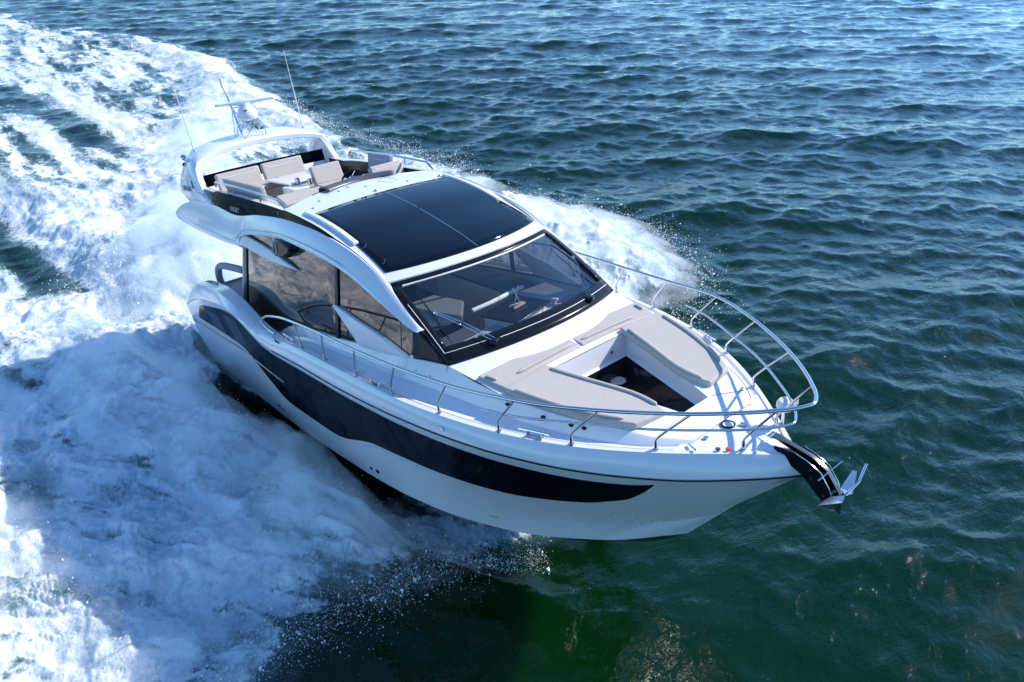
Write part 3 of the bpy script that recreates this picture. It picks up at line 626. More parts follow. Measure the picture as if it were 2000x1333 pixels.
my = pc([11.95, 12.37, 13.0, 13.7, 14.3, 14.7, 14.82, 14.86], [1.93, 1.80, 1.48, 1.09, .64, .27, .1, 0]); mh = [(x, -my(x), 2.71+.02*(x-12.4)) for x in (11.95, 12.37, 12.7, 13.0, 13.4, 13.7, 14.0, 14.3, 14.5, 14.7, 14.8)]
mh = mh+[(14.86, 0, 2.76)]+mir(reversed(mh)); MB().add(*tube(smooth_path(mh, 3), .0145, 8)).build('mid_rail', STEEL, br, angle=60)
ST = [((14.47, .31), 14.86), ((13.77, .92), 14.24), ((12.99, 1.46), 13.44), ((12.13, 1.83), 12.54), ((11.21, 2.06), 11.5), ((10.3, 2.2), 10.5), ((9.42, 2.255), 9.58), ((8.50, 2.29), 8.66), ((7.66, 2.295), 7.67)]
for (bx, by), tx in ST:
    for s in (1, -1):
        zb = TZ(bx)+.01; top = Vector((tx, s*ry(tx), rz(tx))); b = Vector((bx, s*by, zb)); k = b+Vector((.0, 0, .13)); k = k.lerp(top, .12)
        P = smooth_path([b, b+Vector((0, 0, .08)), k, top], 5)
        sn = MB().add(*tube(P, .0135, 8)).build('stanchion', STEEL, br, angle=60)
        MB().add(*lathe([(.034, -.012), (.034, .004), (.020, .012), (.020, .09), (.016, .095)], b, n=14)).build('socket', STEEL, sn)
# ---- cleats
def cleat(x, y, z, dx, dy, L=.42):
    d = Vector((dx, dy, 0)).normalized(); c = Vector((x, y, z)); m_ = MB()
    m_.add(*tube([c+d*-L/2+Vector((0, 0, .075)), c+d*L/2+Vector((0, 0, .075))], .017, 8))
    for k in (-.07, .07): m_.add(*tube([c+d*k*1.3, c+d*k+Vector((0, 0, .075))], [.022, .014], 8))
    m_.add(*hexa(c+Vector((0, 0, .004)), .22, .05, .012, Matrix.Rotation(math.atan2(dy, dx), 3, 'Z'))); m_.build('cleat', STEEL, yacht)
for s in (1, -1):
    cleat(12.56, s*1.64, TZ(12.5)+.01, .94, -s*.33); cleat(9.86, s*2.215, TZ(9.9)+.0, 1, -s*.06); cleat(7.05, s*2.24, TZ(7.0)+.0, 1, s*.0)
    for x in (6.95, 7.02, 7.09): MB().add(*hexa((x-.2, s*2.375, 2.235), .025, .012, .05, Matrix.Rotation(.3, 3, 'Y'))).build('vent_slot', BLKT, yacht)
    MB().add(*lathe([(.02, 0), (.03, .006), (.03, 0)], (11.35, s*2.145, 2.28), (0, s, .3), 14)).build('filler_cap', STEEL, yacht)
    MB().add(*lathe([(.02, 0), (.03, .006), (.03, 0)], (9.05, s*2.385, 2.27), (0, s, .3), 14)).build('filler_cap', STEEL, yacht)
    MB().add(*lathe([(.06, 0), (.055, .008)], (9.3, s*2.12, ZD(9.3)+.004), n=18)).build('deck_plate', STEEL, yacht)
    for x, k in ((6.9, .5), (7.6, .5), (8.5, .55), (9.0, .5), (10.2, .5), (11.0, .4), (10.5, .45)):
        y = lin(wb(x), gy(x, 2.6), k); MB().add(*lathe([(.012, 0), (.012, .006)], (x, s*y, lin(ZD(x), zwb(x) if x < 10.8 else 2.7, k)), (0, s, .5), 8)).build('screw_cap', RUB, yacht)
    for x in (11.95, 12.45, 12.95, 12.8): MB().add(*hexa((x, s*(wt(x)+.06), zt(x)-.05), .05, .04, .03)).build('cushion_stud', BLKT, yacht, bevel=.006)
# foredeck fittings
ch_ = MB().add(*lathe([(.075, -.01), (.082, .012), (.07, .016), (.066, .004)], (14.08, -.03, 2.436), n=24)).build('chain_hatch', BLKT, yacht)
MB().add(*lathe([(.066, -.01), (.064, .008), (.02, .010)], (14.08, -.03, 2.436), n=24)).build('lid', GEL, ch_)
for x, y, m_ in ((14.28, -.50, RUB), (14.36, -.43, RED), (14.05, -.40, STEEL)): MB().add(*lathe([(.028, 0), (.028, .015), (.01, .018)], (x, y, 2.425), n=14)).build('deck_button', m_, yacht)
MB().add(*tube([(13.98, -.62, 2.43), (14.12, -.68, 2.44)], .012, 6)).build('pull_handle', STEEL, yacht)
sl = MB().add(*lathe([(.08, 0), (.095, .03), (.095, .08), (.075, .115), (.03, .125)], (14.50, .42, 2.60), (.1, .0, 1), 24)).build('search_light', GEL, yacht)
MB().add(*tube([(14.50, .42, 2.41), (14.50, .42, 2.62)], .03, 10)).build('pedestal', STEEL, sl)
MB().add(*hexa((14.60, .44, 2.70), .03, .13, .07)).build('lens', LAMP, sl)
MB().add(*tube([(14.25, .06, 2.45), (14.40, .03, 2.455), (14.56, .0, 2.47)], .006, 5)).build('anchor_chain', STEEL, yacht)
MB().add(*hexa((14.22, .08, 2.445), .10, .05, .03, Matrix.Rotation(.4, 3, 'Z'))).build('chain_lock', STEEL, yacht, bevel=.008)

# ---- anchor roller and anchor
rl = MB(); rp = [(14.70, 2.45), (14.95, 2.46), (15.07, 2.43), (15.24, 2.35), (15.34, 2.20), (15.40, 2.05), (15.32, 1.99), (15.22, 2.06), (15.12, 2.16), (15.02, 2.24), (14.88, 2.30), (14.70, 2.38)]
for s in (1, -1):
    ys = s*.085; v = [(x, ys-.007, z) for x, z in rp]+[(x, ys+.007, z) for x, z in rp]; n_ = len(rp)
    rl.add(v, [tuple(range(n_)), tuple(range(2*n_-1, n_-1, -1))]+[(i, (i+1) % n_, n_+(i+1) % n_, n_+i) for i in range(n_)])
rl.add(*loft([[(x, y, z-.13) for y in (-.085, .085)] for x, z in ((14.85, 2.46), (15.05, 2.42), (15.22, 2.33), (15.30, 2.20))]))
roller = rl.build('anchor_roller', BLKT, yacht, angle=20)
for s in (1, -1): MB().add(*tube([(x, s*.087, z+.003) for x, z in rp[1:6]], .005, 6)).build('cheek_edge', STEEL, roller)
MB().add(*lathe([(.045, -.075), (.028, 0), (.045, .075)], (15.33, 0, 2.10), (0, 1, 0), 16)).build('wheel', STEEL, roller)
MB().add(*tube([(15.24, -.13, 2.28), (15.36, .10, 2.46)], .0075, 6)).build('locking_pin', STEEL, roller)
for x, z in ((15.14, 2.24), (15.29, 2.09)): MB().add(*lathe([(.018, 0), (.018, .008)], (x, -.092, z), (0, -1, 0), 12)).build('bolt', STEEL, roller)
anchor = empty('anchor'); anchor.matrix_world = RW.to_4x4()
anchor['label'] = 'polished steel plough anchor hanging from the black bow roller'; anchor['category'] = 'anchor'
shk = [(14.60, 2.50, .022), (14.68, 2.52, .03), (14.85, 2.475, .032), (15.08, 2.425, .036), (15.24, 2.34, .04), (15.34, 2.20, .045), (15.42, 2.08, .04)]
rw = []
for i, (x, z, h) in enumerate(shk):
    a = Vector((shk[max(i-1, 0)][0], 0, shk[max(i-1, 0)][1])); b = Vector((shk[min(i+1, 6)][0], 0, shk[min(i+1, 6)][1])); t = (b-a).normalized(); n_ = Vector((-t.z, 0, t.x))
    rw.append([Vector((x, sy*.028, z))+n_*sh*h for sy, sh in ((-1, -1), (1, -1), (1, 1), (-1, 1))])
v, f = loft(rw, cv=True); f += [(3, 2, 1, 0), tuple(len(v)-4+k for k in range(4))]
part('shank', v, f, BRNZ, anchor, bevel=.006)
T_ = Vector((15.43, 0, 1.86)); H = Vector((15.47, 0, 2.14))
for s in (1, -1):
    W_ = Vector((15.34, s*.39, 2.18)); I_ = Vector((15.37, s*.10, 2.13)); J_ = Vector((15.39, s*.035, 1.94)); B_ = Vector((15.50, s*.10, 2.12))
    v = [W_, I_, J_, T_, H, B_, W_+Vector((.05, 0, .012))]
    part('fluke', v, [(0, 1, 2), (2, 1, 4, 3), (3, 4, 5), (0, 2, 3, 5, 6), (0, 6, 1), (1, 6, 5, 4)], ANCH, anchor, smooth=False)
MB().add(*tube([(15.47, .02, 2.13), (15.52, .16, 2.24), (15.50, .34, 2.36)], .014, 8)).build('fluke_rib', STEEL, anchor)
MB().add(*tube([(14.56, 0, 2.47), (14.60, .04, 2.52), (14.66, .0, 2.56), (14.62, -.04, 2.50)], .013, 8, closed=True)).build('shackle', STEEL, anchor)

# ---- aft cockpit
part('cockpit_floor', *prism([(.9, -2.05), (4.6, -2.05), (4.6, 2.05), (.9, 2.05)], 1.25, 1.3), WOOD, yacht)
for s in (1, -1):
    R = [[(x, s*(TY(x)-wdt(x)-.035), TZ(x)-.03), (x, s*(TY(x)-wdt(x)-.06), 1.28)] for x in np.linspace(1.9, 6.0, 24)]
    part('cockpit_lining', *loft(R), GEL, yacht)
    P = smooth_path([(2.28, s*2.1, 2.13), (2.42, s*2.1, 2.22), (2.8, s*2.1, 2.335), (3.15, s*2.1, 2.41), (3.38, s*2.1, 2.41), (3.52, s*2.1, 2.33)], 4)
    MB().add(*tube(P, .017, 8)).build('cockpit_rail', RUB, yacht)
MB().add(*prism([(1.7, -1.75), (3.6, -1.75), (3.6, -1.1), (2.3, -1.1), (2.3, 1.7), (1.7, 1.7)], 1.3, 1.75)).build('cockpit_sofa_base', TAN, yacht, bevel=.03)
MB().add(*prism([(1.75, -1.7), (3.55, -1.7), (3.55, -1.1), (2.3, -1.1), (2.3, 1.65), (1.75, 1.65)], 1.75, 1.88)).build('cockpit_sofa_cushion', FABG, yacht, bevel=.03)
P = smooth_path([(3.75, -1.62, 2.62), (3.2, -1.68, 2.60), (2.62, -1.70, 2.52), (2.32, -1.70, 2.38), (2.22, -1.70, 2.12), (2.35, -1.68, 1.88)], 5)
MB().add(*tube(P, .075, 12)).build('sofa_backrest', FABG, yacht)

# ---- saloon
part('saloon_floor', *prism([(4.3, -1.8), (10.9, -1.5), (10.9, 1.5), (4.3, 1.8)], 1.25, 1.3), WOOD, yacht)
part('headliner', *loft([[(x, y*1.4, min(bu(max(6.3, x)) if x > 6.3 else 3.62, 3.95)-.12-(.0)) for y in (-1, 0, 1)] for x in np.linspace(4.6, 9.5, 14)]), INTW, yacht)
part('aft_doors', [(4.5, -1.8, 1.3), (4.75, -1.7, 3.5), (4.75, 1.7, 3.5), (4.5, 1.8, 1.3)], [(0, 1, 2, 3)], SIDEG, yacht)
R = []
for v in V:
    a = Vector(wsb(v)); R.append([(a.x-.03, a.y*.97, a.z-.06), (a.x-.22, a.y*.955, a.z-.11), (10.25, 1.55*v, 2.60), (9.95, 1.55*v, 2.58), (9.9, 1.55*v, 2.45), (9.9, 1.55*v, 1.3)])
part('dashboard', *loft(R), DASH, yacht, angle=30)
for s in (1, -1):
    part('saloon_lining', *loft([[(x, s*(gy(x, 2.4)-.07), 1.3), (x, s*(gy(x, 2.4)-.06), zwb(x)-.03)] for x in np.linspace(4.6, 10.7, 20)]), INTW, yacht)
def box(nm, c, sx, sy, sz, m, rz=0, bev=.02, par=None): return MB().add(*hexa(c, sx, sy, sz, Matrix.Rotation(rz, 3, 'Z'))).build(nm, m, par or yacht, bevel=bev, seg=3)
box('galley_unit', (7.9, 1.35, 1.85), 2.6, .55, 1.1, INTW)
box('galley_worktop', (7.9, 1.35, 2.42), 2.65, .6, .04, DKG)
box('saloon_sofa', (6.6, -1.1, 1.6), 1.9, .8, .6, INTW); box('saloon_sofa_back', (6.6, -1.5, 2.05), 1.9, .18, .5, FAB)
st = part('saloon_table', *prism([(7.35, -.35), (8.15, -.75), (8.75, .1), (8.1, .62), (7.4, .45)], 2.18, 2.28), INTW, yacht, bevel=.03)
MB().add(*tube([(8.0, 0, 1.3), (8.0, 0, 2.2)], .06, 12)).build('table_leg', STEEL, st)
hs = box('helm_seat', (8.75, -1.05, 1.85), .5, .75, .25, FABG); box('seat_base', (8.75, -1.05, 1.55), .35, .4, .5, BLKT, par=hs); box('backrest', (8.5, -1.05, 2.25), .12, .75, .6, INTW, par=hs)
box('companionway_box', (9.98, .28, 2.40), .62, .8, .60, INTW, .25); box('companionway_trim', (10.0, .28, 2.72), .72, .92, .035, BLKT, .25)
box('instrument_cowl', (10.0, -.95, 2.62), .45, .85, .12, DKG, .1); box('instrument_panel', (9.8, -.95, 2.66), .12, .75, .22, BLK, .1)
box('dash_vent', (10.42, -.9, 2.625), .10, .5, .03, INTW, .12, .006); box('dash_vent', (10.26, -.85, 2.65), .05, .42, .03, INTW, .12, .006)
box('dash_strip', (9.62, -1.2, 2.62), .06, .45, .03, STEEL, .3, .006); box('dash_strip', (9.45, -.95, 2.66), .05, .35, .03, STEEL, -.6, .006)
iw = Vector((9.62, -1.0, 2.52)); Wm2 = Matrix.Rotation(math.radians(-50), 3, 'Y')
w2 = MB().add(*tube([iw+Wm2 @ Vector((.19*math.cos(a), .19*math.sin(a), 0)) for a in np.linspace(0, 2*math.pi, 24, endpoint=False)], .016, 8, closed=True)).build('steering_wheel', BLKT, yacht)
for a in (0.3, 2.4, 4.5): MB().add(*tube([iw, iw+Wm2 @ Vector((.18*math.cos(a), .18*math.sin(a), 0))], .012, 6)).build('spoke', STEEL, w2)
MB().add(*tube(smooth_path([(9.50, -.18, 2.72), (9.52, .2, 2.74), (9.46, .6, 2.74), (9.38, .95, 2.72)], 5), .036, 10)).build('grab_roll', INTW, yacht)
box('port_console', (9.75, 1.0, 2.62), .75, .8, .08, DASH, -.1)
orn = empty('dash_ornament'); orn.matrix_world = RW.to_4x4()
orn['label'] = 'small wooden stand with two crossed white sticks on the yacht dashboard'; orn['category'] = 'ornament'
OC = Vector((10.0, .33, 2.765))
for k in (-1, 1): part('wooden_bar', *hexa(OC+Vector((.04*k, 0, 0)), .035, .26, .03, Matrix.Rotation(.15*k, 3, 'Z')), TAN, orn, bevel=.004)
for k in (-1, 1): part('stick', *tube([OC+Vector((.02*k, .05*k, 0)), OC+Vector((-.02, -.06*k, .30))], .005, 5), FABS, orn)

# ================================================================ THE SEA
def perlin(x, y, seed=0):
    xi = np.floor(x).astype(np.int64); yi = np.floor(y).astype(np.int64); xf = x-xi; yf = y-yi
    def g(ix, iy, fx, fy):
        h = (ix*374761393+iy*668265263+seed*974634777) & 0x7fffffff; h = ((h ^ (h >> 13))*1274126177) & 0x7fffffff; h = h ^ (h >> 16)
        a = (h & 1023)*(2*math.pi/1024); return np.cos(a)*fx+np.sin(a)*fy
    u = xf*xf*xf*(xf*(xf*6-15)+10); v = yf*yf*yf*(yf*(yf*6-15)+10)
    n00 = g(xi, yi, xf, yf); n10 = g(xi+1, yi, xf-1, yf); n01 = g(xi, yi+1, xf, yf-1); n11 = g(xi+1, yi+1, xf-1, yf-1)
    return (n00*(1-u)+n10*u)*(1-v)+(n01*(1-u)+n11*u)*v
def fbm(x, y, o=4, seed=0, gain=.5, bill=False):
    s = 0; a = 1; t = 0
    for i in range(o):
        n = perlin(x, y, seed+i*17); s = s+a*(np.abs(n)*2-.5 if bill else n); t += a; a *= gain; x = x*2.03+5.1; y = y*2.03-3.7
    return s/t
def sdist(P, x, y):                                    # signed distance to polygon, inside > 0
    P = np.array(P, float); d = np.full(x.shape, 1e9); ins = np.zeros(x.shape, bool); n = len(P)
    for i in range(n):
        ax, ay = P[i]; bx, by = P[(i+1) % n]; ex, ey = bx-ax, by-ay
        t = np.clip(((x-ax)*ex+(y-ay)*ey)/(ex*ex+ey*ey), 0, 1); d = np.minimum(d, (x-ax-t*ex)**2+(y-ay-t*ey)**2)
        c = ((ay > y) != (by > y)) & (x < (bx-ax)*(y-ay)/((by-ay) if abs(by-ay) > 1e-9 else 1e-9)+ax); ins ^= c
    d = np.sqrt(d); return np.where(ins, d, -d)
def ss(a, b, x): t = np.clip((x-a)/(b-a), 0, 1); return t*t*(3-2*t)
WAKE = [(12.3, .1), (11.2, -.3), (10.2, -1.2), (9.9, -2.0), (10.0, -2.8), (9.8, -3.4), (10.1, -4.3), (10.5, -5.2), (10.9, -6.6), (10.8, -8.5), (9, -11), (4, -13), (-3, -13.5), (-12, -12), (-25, -11), (-40, -12), (-80, -18), (-160, -34),
        (-160, 2), (-78, 7), (-68, 9.2), (-59, 11.6), (-51, 14.4), (-44, 14.0), (-38.7, 12.9), (-32.6, 11.6), (-23.4, 11), (-18, 9.4), (-15.6, 9.5), (-12.6, 10.9), (-8.5, 11.8), (-5, 11.2), (-2, 10.8), (.3, 11.4), (2.4, 11.9), (3.8, 11.0), (5.4, 10.1), (6.4, 9.0), (6.8, 7), (7.9, 4.5), (10.3, 2.2), (11.6, .8)]
DARK = [(-14.5, -3.9), (-12, -3.4), (-9.1, -2.9), (-6.2, -2.6), (-4.6, -2.6), (-4.3, -3.3), (-5.1, -4.2), (-5.6, -5.0), (-9, -5.2), (-13, -6.5), (-25, -9), (-24, -6)]
GAP = [(9.4, -1.0), (8.4, -1.75), (6.9, -2.2), (5.0, -2.6), (3.4, -3.0), (2.2, -2.9), (1.6, -2.5), (1.4, -2.0), (3, -1.5), (9, -.5)]
RIDGE = [(-.5, -1.2), (-5, -.4), (-9, .9), (-15, 3.3), (-22, 6.8), (-29, 9.8), (-38, 12.3)]
def sdist_line(P, x, y):
    d = np.full(x.shape, 1e9)
    for (ax, ay), (bx, by) in zip(P[:-1], P[1:]):
        ex, ey = bx-ax, by-ay; t = np.clip(((x-ax)*ex+(y-ay)*ey)/(ex*ex+ey*ey), 0, 1); d = np.minimum(d, (x-ax-t*ex)**2+(y-ay-t*ey)**2)
    return -np.sqrt(d)
def foam_density(x, y):
    w1 = fbm(x*.35, y*.35, 3, 3)*1.6; w2 = fbm(x*.9, y*.9, 3, 9)*.6
    w3 = (fbm(x*.16, y*.16, 3, 131)*5+fbm(x*.5, y*.5, 3, 133)*2.2)*ss(-6, -14, x)
    d = sdist(WAKE, x+w1+w3*.5, y+w1*.6+w2+w3)
    D = ss(-.25, 1.1, d)
    # long streaks running down the wake, thinner with distance astern
    st = fbm(x*.085, y*.75+.05*x, 4, 21, .6); st2 = fbm(x*.22, y*1.3, 3, 31)
    ast = ss(-3, -22, x)
    D = D*(1-ast*np.clip(.40-1.5*st-.6*st2, 0, .62))
    D = D*(1-.34*ss(2, -4, x)*ss(-.12, .22, fbm(x*.35+2, y*1.1, 4, 41, .62)))
    rd_ = -sdist_line(RIDGE, x, y); D = np.maximum(D, .99*np.exp(-(rd_/1.9)**2)*ss(.2, -1.5, x)*ss(-46, -34, x))
    D = D*(1-.30*ss(-.05, .3, fbm(x*.6+.4*y, y*.6, 4, 45, .6)))
    D = D*(1-.88*ss(-.3, .8, sdist(DARK, x+w1*.6, y+w2))*(1-.35*ss(0, .3, st2)))
    D = D*(1-.93*ss(-.15, .55, sdist(GAP, x+w2*.8, y+w2*.8))*ss(9.9, 8, np.abs(x)+0*y))
    sgn = np.where(y < 0, 1., -1.); ang = np.arctan2(np.abs(y)+1.2, 14.5-x); rad = np.hypot(x-14.5, y)
    rs = fbm(ang*13+sgn*4, rad*.42, 4, 101, .6); rs2 = fbm(ang*44, rad*1.0+sgn, 4, 107, .65)
    D = D*(1-ss(-5, 0, x)*ss(.0, .28, rs+.75*rs2)*.56)
    D = D*(1-.85*np.exp(-((y-3.5-.10*x+.8*w1)/(.75+.5*w2))**2)*ss(-60, -40, x)*ss(-15, -21, x)*ss(-.3, .1, st2+.2))
    # fresh crests astern
    c1 = np.exp(-((y-(9.6-.02*x+1.0*np.sin(x*.11)))/1.5)**2)*ss(-56, -40, x)*ss(-8, -16, x)
    c2 = np.exp(-((y-(3.2+.022*x))/1.0)**2)*ss(-70, -25, x)*ss(2, -2, x)
    c3 = np.exp(-((y+2.6-.085*(x+4))/.9)**2)*ss(-40, -12, x)*ss(-1, -5, x)
    D = D*ss(10.9, 9.7, x+.25*w1+.0*y)
    D = np.maximum(D, np.clip(c1*.95+c2*.85+c3*.8, 0, .98)*ss(-.2, .8, d))
    return np.clip(D, 0, 1), d, ast
def wake_height(x, y, D, d):
    ay = -y; H = 0*x
    # starboard bow sheet: rises beside the hull, falls outward
    lw = fbm(x*.5, y*.5, 3, 51)
    inner = np.interp(x, [-4, 0, 3, 6, 8, 9.5, 11, 12.5], [3.6, 3.3, 3.0, 2.45, 2.05, 1.6, .7, .1])
    o = ay-inner
    rise = ss(-.25, .45, o)*np.exp(-np.clip(o-.5, 0, 99)/(3.2+1.2*lw))
    amp = np.interp(x, [-8, -3, 1, 4, 8, 10, 11.5, 12.5], [0, .25, .68, .98, .92, .42, .10, 0])
    H = H+np.where(ay > 0, rise*amp*(1+.5*lw), 0)
    op = y-np.interp(x, [-4, 0, 3, 6, 8, 9.5, 11, 12.5], [3.2, 3.0, 2.8, 2.45, 2.05, 1.6, .7, .1])
    H = H+np.where(y > 0, ss(-.25, .45, op)*np.exp(-np.clip(op-.5, 0, 99)/4.0)*amp*.9, 0)
    H = H+.45*np.exp(-((y-10.2+.35*np.abs(x-1.5))/1.5)**2)*ss(-9, -2, x)*ss(7.6, 4, x)
    H = H+.85*np.exp(-((x-6.6)/2.6)**2-((y+8.0)/2.2)**2)
    H = H+.38*np.exp(-(sdist_line(RIDGE, x+fbm(x*.5,y*.5,3,301)*1.5, y)/1.8)**2)*ss(-1, -4, x)*ss(-42, -30, x)
    # stern: hollow just behind the transom, then a heap, then diverging crests
    H = H-.35*np.exp(-((x+1.2)/1.4)**2-(y/1.8)**2)+.75*np.exp(-((x+5.0)/3.2)**2-((y-.6)/2.3)**2)
    H = H+.50*np.exp(-((y-(9.9-.02*x+1.0*np.sin(x*.11)))/1.3)**2)*ss(-60, -40, x)*ss(-5, -14, x)
    H = H+.30*np.exp(-((y+2.2-.06*(x+4))/1.0)**2)*ss(-60, -12, x)*ss(0, -6, x)
    H = H-.35*np.exp(-((y+4.2-.02*x)/1.3)**2)*ss(-30, -12, x)*ss(-2, -7, x)
    # trough alongside the planing hull
    H = H-.22*np.exp(-(np.abs(np.abs(y)-1.5)/1.1)**4)*ss(-1, 1, x)*ss(11, 9, x)
    return H
caz = math.atan2((RW @ f_)[1], (RW @ f_)[0])
fine = np.arange(-math.radians(46), math.radians(46), .0018)
coarse = np.arange(math.radians(46), 2*math.pi-math.radians(46), .022)
TH = np.concatenate([fine, coarse])+caz
rr = [3.0]
while rr[-1] < 8000: rr.append(rr[-1]*(1.0047 if 5 < rr[-1] < 170 else 1.05))
rr = np.array(rr); nr, nth = len(rr), len(TH)
RR, TT = np.meshgrid(rr, TH, indexing='ij')
px = CW[0]+RR*np.cos(TT); py = CW[1]+RR*np.sin(TT); px = px.ravel(); py = py.ravel(); pr = RR.ravel()
dth = np.where((np.arange(nth) < len(fine)-1), .0021, .022); spacing = np.maximum(pr*.0047, (RR*dth[None, :]).ravel())
D, dW, AST = foam_density(px, py)
dx = np.zeros_like(px); dy = np.zeros_like(px); hz = np.zeros_like(px)
wr = np.random.default_rng(11); NW = 96; wind = caz+math.radians(14)
for i in range(NW):
    lam = .42*(16/.42)**((i+wr.random())/NW); k = 2*math.pi/lam
    sp = .40+.35*(1-i/NW); th = wind+wr.normal()*sp
    s_ = .031*(1.25 if lam < 1.8 else 1.0)*(1.0 if lam < 3.5 else (3.5/lam)**.8)*(.65+.7*wr.random()); a = s_/k
    ph = wr.random()*6.283; cx, cy = math.cos(th), math.sin(th)
    att = ss(1.7, 3.2, lam/spacing)*(1-.55*D*ss(3, 1, np.full(1, lam)))
    q = k*(px*cx+py*cy)+ph
    hz += a*att*np.cos(q); sn = np.sin(q)*a*att*.85; dx -= cx*sn; dy -= cy*sn
gust = (.84-.16*ss(16, 7, pr)*(px > 10))+.45*fbm(px*.03, py*.03, 2, 77)
hz *= gust*1.06
H = wake_height(px, py, D, dW)
near = ss(.12, .03, spacing)
Dm = ss(.25, .9, D)
fresh = ss(-26, -2, px)
lump = fbm(px*.6+py*.2, py*.8-px*.15, 3, 61, .5)*.55+fbm(px*2.0, py*2.0, 4, 71, .5)*.16+fbm(px*8, py*8, 2, 81, .6, True)*.025*near
lump += (fbm(px*.30, py*1.6, 3, 91)*.25)*ss(-4, -14, px)
_ang = np.arctan2(np.abs(py)+1.2, 14.5-px); _rad = np.hypot(px-14.5, py)
lump = lump+(fbm(_ang*13+np.where(py < 0, 4., -4.), _rad*.42, 4, 101, .5)*-.45+fbm(_ang*36, _rad*1.1, 3, 103, .6)*.10)*ss(-6, 0, px)*np.where(py > 0, .45, 1)
H = H+Dm*(lump*(.40+.75*fresh))
hz = np.where(D > .05, hz*(1-.35*Dm*fresh), hz)
# the surface is pressed down under the hull so that it never comes up through the bottom
hull_cl = (np.abs(py) < 2.25) & (px > .2) & (px < 13.2)
Z = SEA+hz+H
ceil_ = np.interp(px, [.2, 2, 5, 8, 10, 12, 13.2], [-.28, -.22, -.02, .28, .62, 1.25, 2.2]); half_ = np.interp(px, [.2, 7, 9, 10.5, 12, 13.2], [2.05, 2.05, 1.85, 1.5, .9, .1])
inside = ss(.12, -.1, np.abs(py)-half_)*((px > .0) & (px < 13.2))
Z = np.where(inside > 0, np.minimum(Z, ceil_*inside+Z*(1-inside)), Z)
verts = np.stack([px+dx, py+dy, Z], 1)
idx = np.arange(nr*nth).reshape(nr, nth); nx = np.roll(idx, -1, axis=1)
quads = np.stack([idx[:-1], idx[1:], nx[1:], nx[:-1]], -1).reshape(-1, 4)
# smooth vertex normals of the whole surface, shared by both meshes
G = verts.reshape(nr, nth, 3); e1 = np.gradient(G, axis=0); e2 = (np.roll(G, -1, 1)-np.roll(G, 1, 1)); nrm = np.cross(e1, e2); nrm /= np.linalg.norm(nrm, axis=2, keepdims=True)+1e-12
nrm = nrm*np.sign(nrm[..., 2:3]+1e-9); nrm = nrm.reshape(-1, 3)
fq = D[quads].max(1) > .10
def sheet(name, q, m, kind, **tags):
    used = np.unique(q); remap = np.zeros(len(verts), np.int64); remap[used] = np.arange(len(used)); q2 = remap[q]
    me = bpy.data.meshes.new(name); me.vertices.add(len(used)); me.vertices.foreach_set('co', verts[used].ravel().astype(np.float32))
    me.loops.add(len(q2)*4); me.loops.foreach_set('vertex_index', q2[:, ::-1].ravel().astype(np.int32) if True else 0)
    me.polygons.add(len(q2)); me.polygons.foreach_set('loop_start', np.arange(0, len(q2)*4, 4, dtype=np.int32)); me.polygons.foreach_set('loop_total', np.full(len(q2), 4, np.int32))
    me.update(calc_edges=True)
    if me.polygons[len(me.polygons)//2].normal.z < 0: me.flip_normals()
    me.polygons.foreach_set('use_smooth', np.ones(len(q2), bool))
    for an, arr in (('foam', D), ('fresh', fresh)):
        at_ = me.attributes.new(an, 'FLOAT', 'POINT'); at_.data.foreach_set('value', arr[used].astype(np.float32))
    me.normals_split_custom_set_from_vertices(nrm[used].astype(np.float32).tolist())
    me.materials.append(m); o = link(bpy.data.objects.new(name, me)); o['kind'] = kind
    for k, v in tags.items(): o[k] = v
    return o
